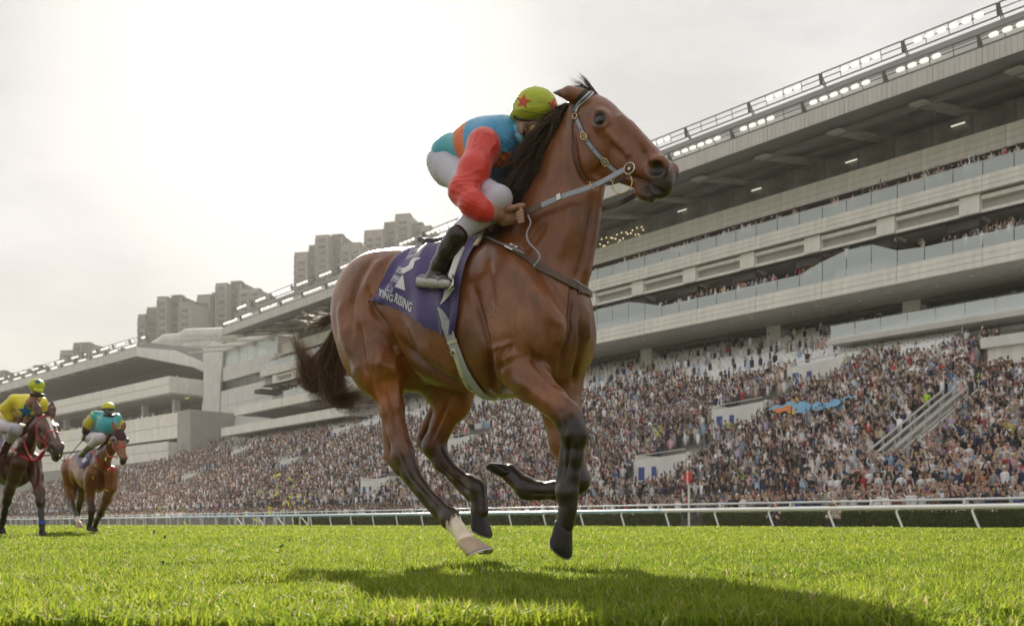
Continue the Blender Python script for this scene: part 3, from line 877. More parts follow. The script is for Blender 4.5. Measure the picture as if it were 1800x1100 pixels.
U2, N2 = v3(-.7225, .691, 0), v3(.691, .7225, 0)
O2 = at(242, 616, 198.0); O2[2] = 0
g2 = tag(empty('grandstand', tuple(O2), math.atan2(U2[1], U2[0])), 'farther grandstand at the left with a dark roof underside, behind the following horses', 'grandstand')
def b2(name, s0, s1, t0, t1, z0, z1, m, par=None): return MB().box((s0, -t1, z0), (s1, -t0, z1)).build(name, m, par or g2)
def p2(name, s0, s1, prof, m):
    n = len(prof); b = MB(); V = [(s0, -t, z) for t, z in prof] + [(s1, -t, z) for t, z in prof]; j = np.arange(n)
    b.add(V, np.stack([j, (j+1) % n, n + (j+1) % n, n + j], 1)); c0 = np.mean(V[:n], 0); c1 = np.mean(V[n:], 0)
    b.add(V + [tuple(c0), tuple(c1)], np.concatenate([np.stack([(j+1) % n, j, np.full(n, 2*n)], 1), np.stack([n+j, n+(j+1) % n, np.full(n, 2*n+1)], 1)]))
    return b.build(name, m, g2)
LEN2 = 240
p2('roof_deck', 0, LEN2, [(0, 34.6), (0, 36.2), (1.5, 37.6), (22, 38.0), (22, 32.0), (14, 35.2)], M_SOFFIT)
p2('roof_end', -.6, 0, [(-.3, 34.4), (-.3, 36.2), (8, 36.6), (22, 33.0), (22, 30.6), (12, 33.6)], M_WHITEW)
k = 0.0
while k < LEN2: b2('fascia_panel', k + .05, k + 7.95, -.15, 0, 34.5, 36.1, M_FASCIA); k += 8
for q in range(0, 30):
    f = link('lamp_frame', FR2, g2, (8*q + .5, -.6, 36.4)); f.scale = (1.1, 1, 1.25)
    for w in (.3, .43, .56, .69) if q % 2 else (.2, .33, .46, .59, .72): link('floodlight', LM_, f, (6.9*w, .22, .47))
    f = link('lamp_frame', FR2, g2, (8*q + .5, -2.2, 38.2)); f.scale = (1.1, 1, 1.25)
    for w in (.3, .43, .56, .69) if q % 3 else (.1, .2, .8): link('floodlight', LM_, f, (6.9*w, .22, .47))
    link('soffit_rib', rbm, g2, (8*q + 4, -1.0, 2.75))
def par2(s0, s1, t, z0, z1, m=M_PANEL):
    k = s0
    while k < s1 - .1:
        e = min(k + 8, s1); b2('parapet_panel', k + .04, e - .04, t, t + .3, z0, (z0 + z1)/2 - .03, m); b2('parapet_panel', k + .04, e - .04, t - .06, t + .3, (z0 + z1)/2 + .03, z1, m); k += 8
    b2('parapet_core', s0 + .05, s1, t + .3, t + 3, z0 + .05, z1 - .05, M_PALE)
par2(-10.6, LEN2, 1.5, 26.2, 29.5)
b2('balcony_end', -10.9, -10.6, 1.6, 14, 26.2, 29.4, M_PALE)
b2('balcony_floor', -10.6, LEN2, 1.7, 22, 25.9, 26.18, M_GREY)
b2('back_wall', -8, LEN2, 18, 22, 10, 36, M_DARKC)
par2(-21, LEN2, -2, 16.4, 21.2)
b2('lower_block', -26, -21.05, -2.2, 20, 8, 21.3, M_GREY)
par2(-23, LEN2, -5, 12, 15.4)
b2('lower_block', -23.2, LEN2, -4.8, 16, 6, 12, M_GREY)
b2('terrace_floor', -21, LEN2, -1.6, 18, 19.9, 20.3, M_GREY)
for q in range(18): b2('column', 14*q - 4, 14*q - 2.8, 6, 7.2, 20.3, 25.9, M_PALE)
k = 0
while k < LEN2: b2('window_pane', k - 9.9, k - 4.1, 12, 12.2, 20.3, 25.8, M_TWINK); k += 6

# ------------------------------------------------------------------ apartment towers beyond
M_TOW = mat('tower_wall', (.27, .25, .24), rough=.8, var=.10, vscale=.08)
M_TOW2 = mat('tower_bay', (.10, .10, .105), rough=.7, var=.10, vscale=.08)
M_TWIN = mat('tower_window', (.05, .06, .07), rough=.2, spec=.6)
def tower(segs, Y, label, bays):
    """segs: (x0, x1, ytop) in photo pixels -> blocks of the tower at distance Y"""
    x_mid = (segs[0][0] + segs[-1][1]) / 2
    base = at(x_mid, 900, Y); base[2] = 0
    g = tag(empty('apartment_tower', tuple(base), rad(-14)), label, 'apartment tower', 'apartment towers on the skyline')
    sc = Y / FPX; win = MB(); led = MB(); bay = MB()
    for i, (x0, x1, yt) in enumerate(segs):
        zt = (HZ - yt) * sc; a, c = (x0 - x_mid) * sc, (x1 - x_mid) * sc
        yo = (i % 2) * 1.6 - (2.0 if i == len(segs) // 2 else 0)
        b = MB(); b.box((a, yo, 0), (c - .02, 16 + yo * .5, zt)); w = b.build('wall', M_TOW if i % 2 == 0 else M_TOW2, g)
        b = MB(); b.box((a - .25, yo - .25, zt), (c + .2, yo + 3, zt + .5)); b.build('cornice', M_TOW, w)
        n = max(1, int((c - a) / 4.2)); ww = (c - a) / n
        z = 40.0 if zt > 70 else 12.0
        while z < zt - 3.2:
            for k in range(n):
                p = a + ww * k
                win.box((p + ww*.2, yo - .12, z + .9), (p + ww*.8, yo + .05, z + 2.4))
            led.box((a - (1.0 if i == 0 else .05), yo - .35, z), (c, yo - .01, z + .16))
            if i == 0: led.box((a - 1.3, yo + 1.5, z), (a - .01, yo + 5, z + .9))
            z += 3.1
        for k in range(n + 1): bay.box((a + ww*k - .22, yo - .5, 0), (a + ww*k + .22, yo - .02, zt - .8))
    tag(win.build('window', M_TWIN, g), kind='stuff'); tag(led.build('floor_ledge', M_TOW2, g), kind='stuff'); bay.build('pilaster', M_TOW, g)
tower([(237, 250, 551), (250, 281, 538), (281, 299, 524), (299, 318, 519), (318, 341, 534)], 430, 'apartment tower at the left rising above the second grandstand', 5)
tower([(341, 366, 516), (366, 382, 512), (382, 403, 500), (403, 422, 494), (422, 461, 511)], 440, 'apartment tower behind the white pylon', 5)
tower([(513, 538, 441), (538, 557, 428), (557, 581, 416), (581, 601, 412), (601, 637, 431)], 450, 'apartment tower left of the tallest one, above the main roof', 5)
tower([(637, 672, 402), (672, 698, 388), (698, 724, 380), (724, 742, 393), (742, 760, 402)], 455, 'tallest apartment tower, just left of the jockey in red sleeves', 5)
tower([(101, 129, 615), (129, 160, 603), (160, 183, 611)], 470, 'low wide apartment tower above the roof of the second grandstand', 3)
tower([(37, 60, 650), (60, 82, 643)], 480, 'small far apartment tower left of the low wide one', 2)
tower([(-14, 2, 656), (2, 11, 652)], 480, 'sliver of an apartment tower at the left edge', 2)
# ------------------------------------------------------------------ the crowd
M_CROWD = mat('clothes_and_skin', (.3, .3, .3), rough=.75, attr=True, var=.10, vscale=6)
SKINS = [v3(.66, .42, .32), v3(.60, .37, .27), v3(.70, .48, .37), v3(.50, .31, .22)]
HAIR = {'black hair': v3(.015, .012, .011), 'dark brown hair': v3(.035, .022, .015), 'grey hair': v3(.25, .24, .23)}
CAPS = {'a white cap': v3(.72, .71, .69), 'a black cap': v3(.02, .02, .022), 'a yellow cap': v3(.52, .42, .12), 'a red cap': v3(.50, .04, .04), 'a blue cap': v3(.06, .12, .34), 'a straw hat': v3(.52, .40, .22)}
TOPS = {'white': v3(.80, .79, .79), 'black': v3(.022, .022, .026), 'navy': v3(.03, .04, .10), 'grey': v3(.25, .25, .26), 'beige': v3(.45, .36, .26), 'maroon': v3(.16, .03, .045),
        'red': v3(.42, .045, .045), 'pale blue': v3(.32, .44, .60), 'pink': v3(.58, .33, .36), 'dark green': v3(.04, .09, .05), 'brown': v3(.14, .085, .055), 'lilac': v3(.38, .33, .46), 'charcoal': v3(.06, .06, .065), 'cream': v3(.58, .52, .42), 'yellow': v3(.55, .43, .13), 'royal blue': v3(.06, .11, .30), 'orange': v3(.48, .20, .08)}
TOPW = np.array([30, 30, 10, 7, 4, 2.4, 2.2, 5, 2.4, .8, 3, 2.6, 12, 3.5, .8, 1.6, .5]); TOPW = TOPW / TOPW.sum()
TOPN = list(TOPS); HEADS = list(HAIR) + list(CAPS); HEADW = np.array([40, 18, 5, 5, 7, 3, 1.3, 2, 2.4]); HEADW = HEADW / HEADW.sum()
POSES = ['arms down', 'both arms raised', 'one arm raised', 'hands up to the face', 'a phone held up']
POSEW = np.array([.36, .12, .13, .24, .15])

def loft(secs, n):
    """closed skin through elliptical sections (z, y centre, half width, half depth, colour)"""
    an = np.arange(n) / n * 2 * np.pi
    V = []; C = []
    for z, yc, a, d, c in secs:
        V.append(np.stack([a*np.cos(an), yc + d*np.sin(an), np.full(n, z)], 1)); C.append(np.tile(c, (n, 1)))
    m = len(secs); i = np.arange(m-1)[:, None]*n; j = np.arange(n)[None]
    F = np.stack([i + j, i + (j+1) % n, i + n + (j+1) % n, i + n + j], -1).reshape(-1, 4)
    return np.concatenate(V), F, np.concatenate(C)

def figure(R, lod, top, head, pose, skin, legs=None, h=None):
    """a standing spectator facing the track (-y is into the track here: +y local)"""
    h = h or R.uniform(1.55, 1.82); k = h / 1.72
    hc = HAIR.get(head, None); cap = hc is None; hc = CAPS[head] if cap else hc
    sk = skin; tc = top; lc = legs if legs is not None else [v3(.03, .03, .045), v3(.08, .09, .14), v3(.05, .045, .04), v3(.3, .26, .2)][R.randint(4)]
    wd = R.uniform(.9, 1.12)
    n = 8 if lod == 0 else (5 if lod == 1 else 4)
    if lod == 0:
        body = [(.02, 0, .13, .10, lc*.5), (.45, 0, .15, .10, lc), (.88, 0, .17*wd, .12, lc), (.93, 0, .175*wd, .125, tc), (1.15, .0, .165*wd, .12*wd, tc), (1.36, 0, .205*wd, .12, tc), (1.43, 0, .15*wd, .09, tc), (1.46, 0, .06, .06, sk), (1.50, .01, .058, .06, sk),
                (1.535, .022, .068, .078, sk), (1.60, .02, .078, .095, sk), (1.645, .012, .082, .10, hc if cap else sk), (1.69, .0, .075, .09, hc), (1.725, -.005, .04, .05, hc), (1.73, -.005, .003, .003, hc)]
    elif lod == 1:
        body = [(.5, 0, .15, .1, lc), (.9, 0, .17*wd, .12, tc), (1.34, 0, .20*wd, .12, tc), (1.46, 0, .06, .06, sk), (1.54, .02, .075, .085, sk), (1.64, .01, .082, .095, hc), (1.73, 0, .03, .03, hc)]
    else:
        body = [(.8, 0, .17*wd, .12, tc), (1.36, 0, .19*wd, .11, tc), (1.50, .02, .075, .08, sk), (1.62, .01, .085, .09, hc), (1.73, 0, .02, .02, hc)]
    V, F, C = loft(body, n)
    if lod <= 1:      # hair covers the back of the head
        back = (V[:, 2] > 1.53) & (V[:, 1] < .0); C[back] = hc if not cap else v3(.02, .016, .014)
    parts = [(V, F, C)]
    if lod < 2:
        for sg in (-1, 1):
            shd = v3(sg*.19*wd, 0, 1.38)
            if pose == 'arms down': el, ha = v3(sg*.25, .02, 1.10), v3(sg*.22, .12, .90)
            elif pose == 'both arms raised' or (pose == 'one arm raised' and sg > 0): el, ha = v3(sg*.30, .10, 1.55), v3(sg*.22, .14, 1.85 + R.uniform(-.06, .1))
            elif pose == 'hands up to the face': el, ha = v3(sg*.27, .18, 1.22), v3(sg*.08, .20, 1.53)
            elif pose == 'a phone held up': el, ha = v3(sg*.24, .22, 1.32), v3(sg*.06, .34, 1.66)
            else: el, ha = v3(sg*.25, .05, 1.12), v3(sg*.16, .2, 1.12)
            sl = el if R.rand() < .5 else el * .5 + ha * .5
            mb = MB(); m_ = 5 if lod == 0 else 3
            long_ = R.rand() < .55
            if lod == 0:
                mb.tube([shd, el], [.055, .045], m_, cap=False, col=tc); mb.tube([el, ha*.85 + el*.15, ha], [.043, .034, .04], m_, cap=True, col=tc if long_ else sk)
                mb.tube([ha*.9 + el*.1, ha + (ha - el) * .2], [.040, .028], 5, col=sk)
            else:
                mb.tube([shd, el, ha], [.055, .045, .035], m_, cap=False, col=tc if long_ else sk * .6 + tc * .4)
            Vm = np.concatenate(mb.v); Cm = np.concatenate(mb.c)
            for f in mb.f4 + mb.f3: pass
            parts.append((Vm, np.concatenate([np.concatenate([f, f[:, -1:]], 1) if f.shape[1] == 3 else f for f in mb.f4 + mb.f3]), Cm))
        if pose == 'a phone held up' and lod == 0:
            mb = MB(); mb.box((-.04, .37, 1.62), (.04, .38, 1.78), (.02, .02, .025)); parts.append((np.concatenate(mb.v), np.concatenate(mb.f4), np.concatenate(mb.c)))
        if cap and lod == 0:
            mb = MB(); mb.box((-.07, .09, 1.635), (.07, .19, 1.65), hc) if head != 'a straw hat' else mb.tube([(0, 0, 1.64), (0, 0, 1.655)], [.17, .165], 10, col=hc)
            parts.append((np.concatenate(mb.v), np.concatenate([np.concatenate([f, f[:, -1:]], 1) if f.shape[1] == 3 else f for f in mb.f4 + mb.f3]), np.concatenate(mb.c)))
    VV, FF, CC = [], [], []; o = 0
    for V, F, C in parts: VV.append(V); FF.append(F + o); CC.append(C); o += len(V)
    return np.concatenate(VV) * k, np.concatenate(FF), np.concatenate(CC)

def split_faces(F):
    tri = F[:, 2] == F[:, 3]
    return [F[~tri], F[tri][:, :3]]

R = np.random.RandomState(21)
slots = []
def in_opening(s, t):
    for (vs, vt, L) in VOM:
        if abs(s - vs) < L/2 + .2 and -2.3 < t - vt < 4.6: return True
    return False
SX, STT = s_at(1612, 51.0), 50.0
for k, t in enumerate(np.arange(42.9, 46.0, .62)):        # standing on the apron, packed along the barrier
    for s in np.arange(10, 235, .50): slots.append((s + R.uniform(-.12, .12), t + R.uniform(-.12, .12), .02 + .10*k, .97, k))
for r in range(NR):
    t = T0 + (T1 - T0) * (r + .5) / NR; z = Z0 + (Z1 - Z0) * r / NR
    for s in np.arange(14, 236, .50):
        dens = .95 if r < 38 else (.74 if r < 43 else .13)
        # the upper rows empty out earlier towards the right-hand end and the far end
        lim = 38.5 + 3.5 * math.sin(s * .11) + 3 * math.sin(s * .31 + 1)
        if r > lim: dens = min(dens, .12)
        if s > 168: dens *= .55
        slots.append((s + R.uniform(-.12, .12), t + R.uniform(-.15, .15), z, dens, 5 + r))
# balconies: a line or two behind the glass
for t, z, d, s1 in ((72.6, 20.35, .95, S1 - 9), (73.3, 20.75, .8, S1 - 9), (72.6, 25.55, 1.0, S1 - 1), (73.2, 25.95, .8, S1 - 1)):
    for s in np.arange(16, s1, .52):
        slots.append((s + R.uniform(-.2, .2), t, z + (hump(s) if z < 21 else 0), d * (.62 + .38 * math.sin(s * .23 + z)), 90))
for s in np.arange(cx0 + 1, cx1 - 1, .6):
    for k in range(6): slots.append((s, 71.8 + k, 15.4 + .4*k, .55, 91))
for s in np.arange(-10, 90, .8):      # behind the parapets of the second stand
    for t, z in ((2.4, 28.0), (-1.2, 20.3), (3.4, 28.3)):
        p = O2 + U2 * s + N2 * t
        slots.append((None, None, z, .75, (p[0], p[1])))
cand = []
for s, t, z, d, row in slots:
    if R.rand() > d: continue
    if s is None: x, y = row; yy = y; xx = x
    else:
        if t > 46 and t < 81.1 and z < 18.1:
            if in_opening(s, t): continue
            ds = s - SX
            if -.3 < ds < 2.7 and 0 <= t - STT < 9.3: continue
            if bl0 - .5 < s < bl1 + .5 and 62.5 < t < 75: continue
            if cx0 < s < cx1 and t > 70.5: continue
        p = st(s, t); xx, yy = p[0], p[1]
    px = 900 + FPX * xx / yy; 
    if px < -160 or px > 1960: continue
    cand.append((xx, yy, z, px, row, s, t))
cand.sort(key=lambda c: c[1])
# how much of each one shows: the front rows stand clear, the rest look over the row before them
near = [c for c in cand if isinstance(c[4], int) and c[4] <= 30 and 0 <= c[3] <= 1800 and c[1] < 62]
near.sort(key=lambda c: c[1] + (0 if c[4] == 0 else (.8 if c[4] > 4 else 3.0)))
single = near[:300]; sset = set(id(c) for c in single)
used_lab = {}
ROWW = ['at the barrier', 'second line', 'third line', 'fourth line', 'fifth line', 'first step', 'second step', 'third step', 'fourth step', 'fifth step', 'sixth step']
DISC = 1211.0
for i, c in enumerate(single):
    xx, yy, z, px, row, s, t = c
    for tries in range(40):
        top = TOPN[R.choice(len(TOPN), p=TOPW)]; hd_ = HEADS[R.choice(len(HEADS), p=HEADW)]; po = POSES[R.choice(5, p=POSEW)]
        where = ROWW[row] if row < len(ROWW) else 'higher up'
        side = 'right of stairs' if px > 1700 else ('below stairs' if px > 1590 else ('between disc and stairs' if px > 1240 else ('by red disc' if px > 1180 else 'left of red disc')))
        lab = f"{top} top, {hd_}, {po}, {where}, {side}".replace("hands up to the face", "hands at face").replace("a phone held up", "phone held up")
        if lab not in used_lab: break
    used_lab[lab] = 1
    V, F, C = figure(R, 0, TOPS[top] * R.uniform(.85, 1.15), hd_, po, SKINS[R.randint(4)] * R.uniform(.85, 1.1))
    me = mesh_np('person', V, split_faces(F), True, [M_CROWD], col=C)
    o = link('person', me, None, (xx, yy, z), (0, 0, ST_ROT + R.uniform(-.5, .5)))
    tag(o, lab, 'spectator', 'spectators packed behind the barrier')
VV, F4, F3, CC = [], [], [], []; base = 0
hi_vis = v3(.45, .80, .03)
HV = [(1620, 690), (1716, 660), (1664, 698), (1666, 720), (1241, 778), (1308, 735), (1285, 742), (1155, 760), (1605, 750), (1298, 832)]
hv_used = set()
for c in cand:
    if id(c) in sset: continue
    xx, yy, z, px, row, s, t = c
    lod = 0 if yy < 50 else (1 if yy < 84 else 2)
    tc = TOPS[TOPN[R.choice(len(TOPN), p=TOPW)]] * R.uniform(.75, 1.4)
    py = HZ - FPX * (z + 1.2 - CAMH) / yy
    for q, (hx, hy) in enumerate(HV):
        if q not in hv_used and abs(px - hx) < 9 and abs(py - hy) < 9: tc = hi_vis; hv_used.add(q); break
    V, F, C = figure(R, lod, tc, HEADS[R.choice(len(HEADS), p=HEADW)], POSES[R.choice(5, p=POSEW)], SKINS[R.randint(4)] * R.uniform(.85, 1.1))
    a = ST_ROT + R.uniform(-.5, .5); ca, sa_ = math.cos(a), math.sin(a)
    V = np.stack([xx + V[:, 0]*ca - V[:, 1]*sa_, yy + V[:, 0]*sa_ + V[:, 1]*ca, z + V[:, 2]], 1)
    q4, q3 = split_faces(F); F4.append(q4 + base); F3.append(q3 + base); base += len(V); VV.append(V); CC.append(C)
tag(link('crowd', mesh_np('crowd', np.concatenate(VV), [np.concatenate(F4), np.concatenate(F3)], True, [M_CROWD], col=np.concatenate(CC))), kind='stuff')
print('crowd', len(cand), 'tris', sum(len(f) for f in F4) * 2)
# two photographers crouching at the foot of the running rail
def croucher(px, label, shirt):
    p = st(s_at(px, 38.3), 38.3); S_ = SDF()
    g = empty('person', tuple(p), ST_ROT, label, 'photographer', 'photographers crouching by the running rail')
    S_.ell((0, 0, .62), (.20, .16, .26), .06); S_.chain([((0, .02, .85), .07), ((0, .05, .98), .065)], .04); S_.ell((0, .06, 1.06), (.09, .11, .125), .03)
    for q in (-1, 1):
        S_.chain([((q*.18, 0, .80), .065), ((q*.27, .16, .72), .055), ((q*.07, .26, 1.02), .04)], .03)
        S_.chain([((q*.11, -.02, .42), .10), ((q*.22, .34, .52), .08), ((q*.20, .10, .10), .06), ((q*.2, .26, .04), .05)], .04)
    P, Q = S_.mesh(.03, 1)
    if np.einsum('ij,ij->i', P[Q[:, 0]], np.cross(P[Q[:, 1]], P[Q[:, 2]])).sum() < 0: Q = Q[:, ::-1]
    C = np.tile(SKINS[0], (len(P), 1)); C[(P[:, 2] < .88) & (np.abs(P[:, 0]) < .24)] = shirt; C[P[:, 2] < .45] = v3(.06, .06, .08); C[(P[:, 2] > 1.06) & (P[:, 1] < .10)] = v3(.02, .015, .012)
    link('body', mesh_np('body', P, Q, True, [M_CROWD], col=C), g)
    b = MB(); b.box((-.08, .24, .99), (.08, .32, 1.11)); b.tube([(0, .32, 1.05), (0, .52, 1.04)], [.05, .06], 10); b.build('camera', M_STEELP, g)
croucher(1365, 'photographer in a dark top crouching nearer the red disc post', v3(.05, .05, .07))
croucher(1470, 'photographer in a pale top crouching farther right of the red disc post', v3(.42, .38, .34))
# ------------------------------------------------------------------ horses
def coat_material():
    m = bpy.data.materials.new('horse_coat'); m.use_nodes = True
    N, Lk = m.node_tree.nodes, m.node_tree.links; bs = N['Principled BSDF']
    tc = N.new('ShaderNodeTexCoord'); at_ = N.new('ShaderNodeAttribute'); at_.attribute_name = 'Col'
    def noise(sc, det, rough=.6, vm=(1, 1, 1), typ=None):
        mp = N.new('ShaderNodeMapping'); mp.inputs['Scale'].default_value = vm; Lk.new(tc.outputs['Object'], mp.inputs['Vector'])
        n = N.new('ShaderNodeTexNoise'); n.inputs['Scale'].default_value = sc; n.inputs['Detail'].default_value = det; n.inputs['Roughness'].default_value = rough
        if typ: n.noise_type = typ
        Lk.new(mp.outputs['Vector'], n.inputs['Vector']); return n.outputs['Fac']
    def rng(f, a, b, lo=.3, hi=.7):
        r = N.new('ShaderNodeMapRange'); r.inputs['From Min'].default_value = lo; r.inputs['From Max'].default_value = hi
        r.inputs['To Min'].default_value = a; r.inputs['To Max'].default_value = b; Lk.new(f, r.inputs['Value']); return r.outputs['Result']
    def mul(a, b, ty='MULTIPLY', fac=1.0):
        x = N.new('ShaderNodeMix'); x.data_type = 'RGBA'; x.blend_type = ty
        if isinstance(fac, float): x.inputs['Factor'].default_value = fac
        else: Lk.new(fac, x.inputs['Factor'])
        for k, v in (('A', a), ('B', b)):
            if isinstance(v, tuple): x.inputs[k].default_value = v
            else: Lk.new(v, x.inputs[k])
        return x.outputs['Result']
    c = mul(at_.outputs['Color'], rng(noise(4.5, 5), .66, 1.26))
    c = mul(c, (1.14, .98, .78, 1), fac=rng(noise(2.6, 3, vm=(1, 1, .6)), 0.0, 1.0))
    c = mul(c, rng(noise(46, 4, vm=(1, 1, .16)), .82, 1.14))
    c = mul(c, rng(noise(230, 2, vm=(1, 1, .25)), .88, 1.10))
    Lk.new(c, bs.inputs['Base Color'])
    Lk.new(rng(noise(11, 5), .27, .50), bs.inputs['Roughness'])
    bs.inputs['Specular IOR Level'].default_value = .55
    bs.inputs['Coat Weight'].default_value = .22; bs.inputs['Coat Roughness'].default_value = .24
    prev = None
    for f, st_, dist in ((noise(15, 3, .5), .30, .010), (noise(8.5, 2, .4, typ='RIDGED_MULTIFRACTAL'), .16, .006), (noise(210, 3, vm=(1, 1, .3)), .14, .004)):
        b = N.new('ShaderNodeBump'); b.inputs['Strength'].default_value = st_; b.inputs['Distance'].default_value = dist
        Lk.new(f, b.inputs['Height'])
        if prev is not None: Lk.new(prev, b.inputs['Normal'])
        prev = b.outputs['Normal']
    Lk.new(prev, bs.inputs['Normal'])
    return m
M_COAT = coat_material()
M_HOOF = mat('hoof_horn', (.011, .009, .008), rough=.42, var=.4, vscale=20, bump=.3, bscale=70, vmap=(1, 1, .15))
M_HOOF_PALE = mat('hoof_pale', (.56, .42, .29), rough=.45, var=.25, vscale=14, bump=.2, bscale=60, vmap=(1, 1, .2))
M_SHOE = mat('shoe_aluminium', (.55, .55, .56), rough=.32, metal=.9, var=.1, vscale=40)
M_HAIR = mat('black_hair', (.022, .015, .011), rough=.45, attr=True, transl=.28, spec=.4)
M_EYE = mat('eye_dark', (.012, .007, .005), rough=.06, coat=.6)

def bez(p0, p1, p2, p3, n=8):
    t = np.linspace(0, 1, n)[:, None]
    return (1-t)**3*p0 + 3*(1-t)**2*t*p1 + 3*(1-t)*t*t*p2 + t**3*p3

def strands_mesh(name, lines, radii, cols, m):
    """tapered three-sided hair strands; lines (S,n,3)"""
    L = np.asarray(lines); S, n, _ = L.shape
    t = np.gradient(L, axis=1); t /= np.linalg.norm(t, axis=2, keepdims=True) + 1e-9
    ref = np.random.RandomState(3).normal(size=(S, 1, 3))
    x = np.cross(t, ref); x /= np.linalg.norm(x, axis=2, keepdims=True) + 1e-9
    y = np.cross(t, x)
    tp = 1 - np.linspace(0, 1, n) ** 3 * .9
    r = np.asarray(radii)[:, None, None] * tp[None, :, None]
    rings = []
    for k in range(3):
        a = 2 * np.pi * k / 3
        rings.append(L + r * (math.cos(a) * x + math.sin(a) * y))
    V = np.stack(rings, 2)                       # S,n,3,3
    base = np.arange(S)[:, None, None] * n * 3 + np.arange(n - 1)[None, :, None] * 3
    k = np.arange(3)[None, None]
    F = np.stack([base + k, base + (k + 1) % 3, base + 3 + (k + 1) % 3, base + 3 + k], -1).reshape(-1, 4)
    C = np.repeat(np.asarray(cols)[:, None], n * 3, 1).reshape(-1, 3)
    return mesh_np(name, V.reshape(-1, 3), F, True, [m], col=C)

def make_hoof(fr, C, dn, fw, w, ln, m, parent, shoe=True):
    """hoof as a slanted, toe-forward cone from coronet centre C; dn to the sole, fw to the toe (local)"""
    dn = v3(*dn) / np.linalg.norm(dn); fw = np.asarray(fw, float); fw = fw - dn * (fw @ dn); fw /= np.linalg.norm(fw)
    lt = np.cross(dn, fw)
    b = MB(); n = 24; rings = []
    an = np.arange(n) / n * 2 * np.pi
    for q, sc, sl in ((-.16, .52, -.04), (0, .74, 0), (.12, .82, .02), (.5, .94, .20), (.93, 1.07, .40), (1.0, 1.07, .42)):
        ca, sa = np.cos(an), np.sin(an)
        heel = np.where(ca < 0, .78, 1.0)
        px = ca * heel * w * .56 * sc + sl * w
        py = sa * w * .50 * sc * (1 - .12 * np.clip(-ca, 0, 1))
        rings.append(C + np.outer(px, fw) + np.outer(py, lt) + (q * ln * (1 - .30 * np.clip(-ca, 0, 1) * (q > 0)))[:, None] * dn)
    sole = rings[-1] * .80 + rings[-1].mean(0) * .20 - dn * .006
    rings.append(sole); rings.append(sole * .15 + sole.mean(0) * .85 - dn * .006)
    V = np.concatenate(rings)
    i = np.arange(len(rings) - 1)[:, None] * n; j = np.arange(n)[None]
    b.add(V, np.stack([i + j, i + n + j, i + n + (j + 1) % n, i + (j + 1) % n], -1).reshape(-1, 4))
    ho = b.build('hoof', m, parent, smooth=True)
    if shoe:
        s = MB(); R = rings[5]; cen = R.mean(0)
        outer = R + (R - cen) * .03; inner = cen + (R - cen) * .70
        keep = [k for k in range(n) if not (math.cos(an[k]) < -.82)]
        keep = [k for k in keep if an[k] > math.pi] + [k for k in keep if an[k] <= math.pi]
        for a, c in zip(keep[:-1], keep[1:]):
            d0, d1 = dn * .0015, dn * .0085
            s.hexa([inner[a] + d0, outer[a] + d0, outer[c] + d0, inner[c] + d0, inner[a] + d1, outer[a] + d1, outer[c] + d1, inner[c] + d1])
        s.build('horseshoe', M_SHOE, ho)
    return ho

def horse_head(S, P, N, ears, ey):
    """skull, jaw, muzzle; returns a map (t, g, lateral) -> local point"""
    e = N - P; ln = np.linalg.norm(e); e = e / ln; k = ln / .535
    g = np.array([-e[2], 0, e[0]]); g = g - e * (g @ e); g /= np.linalg.norm(g)
    lt = np.cross(g, e)
    if lt[1] > 0: lt = -lt
    def h(t, gg, l=0.0): return P + k * (t * e + gg * 1.10 * g + l * lt)
    R = np.stack([e, g, lt], 1)
    def E(t, gg, l, r, kk=.03, sub=False, tilt=0, tl=0):
        c, s_ = math.cos(tilt), math.sin(tilt)
        Q = np.stack([e * c + g * s_, -e * s_ + g * c, lt], 1)
        if tl:
            c, s_ = math.cos(tl), math.sin(tl)
            Q = np.stack([Q[:, 0] * c + Q[:, 2] * s_, Q[:, 1], -Q[:, 0] * s_ + Q[:, 2] * c], 1)
        S.ell(h(t, gg, l), k * np.array(r) * (1, 1.08, 1), kk, Q, sub)
    E(.09, -.095, 0, (.12, .088, .075), .04)
    E(.17, -.075, 0, (.14, .070, .078), .04)
    S.cone(h(.20, -.068), h(.50, -.058), k*.060, k*.044, .03, lt, .88)
    S.cone(h(.14, -.14), h(.46, -.095), k*.088, k*.052, .03, lt, .70)
    S.cone(h(.19, -.205), h(.48, -.132), k*.050, k*.030, .03, lt, .75)
    E(.525, -.072, 0, (.066, .055, .050), .03)
    E(.566, -.094, 0, (.040, .045, .042), .02)
    E(.510, -.158, 0, (.045, .022, .030), .018)
    E(.543, -.150, 0, (.032, .016, .030), .010)
    for q in (1, -1):
        E(.165, -.168, q*.046, (.118, .108, .032), .03)
        E(.175, -.058, q*.070, (.050, .030, .028), .02)            # brow over the eye
        E(.187, -.078, q*.070, (.034, .026, .024), .015)
        S.cone(h(.20, -.092, q*.074), h(.37, -.092, q*.050), k*.013, k*.008, .02)
        S.cone(h(.23, -.02, q*.035), h(.46, -.025, q*.028), k*.018, k*.014, .025)
        E(.512, -.050, q*.040, (.058, .042, .022), .015, tilt=.5)           # nostril wing
        E(.520, -.058, q*.070, (.052, .030, .040), .008, True, tilt=.50, tl=-.22*q)
        S.cone(h(.445, -.118, q*.060), h(.575, -.118, q*.040), k*.007, k*.010, .008, sub=True)
        E(.181, -.066, q*.104, (.030, .021, .024), .010, True, tilt=-.15)
        b0, tip = ears[0 if q == 1 else 1]
        b0 = h(*b0); tip = h(*tip); md = b0 * .58 + tip * .42
        ax = (tip - b0) / np.linalg.norm(tip - b0)
        S.cone(b0, md, k*.036, k*.038, .02, g, .75).cone(md, tip, k*.038, k*.005, .01, g, .75)
        side = np.cross(ax, g); side /= np.linalg.norm(side)
    return h, k, R

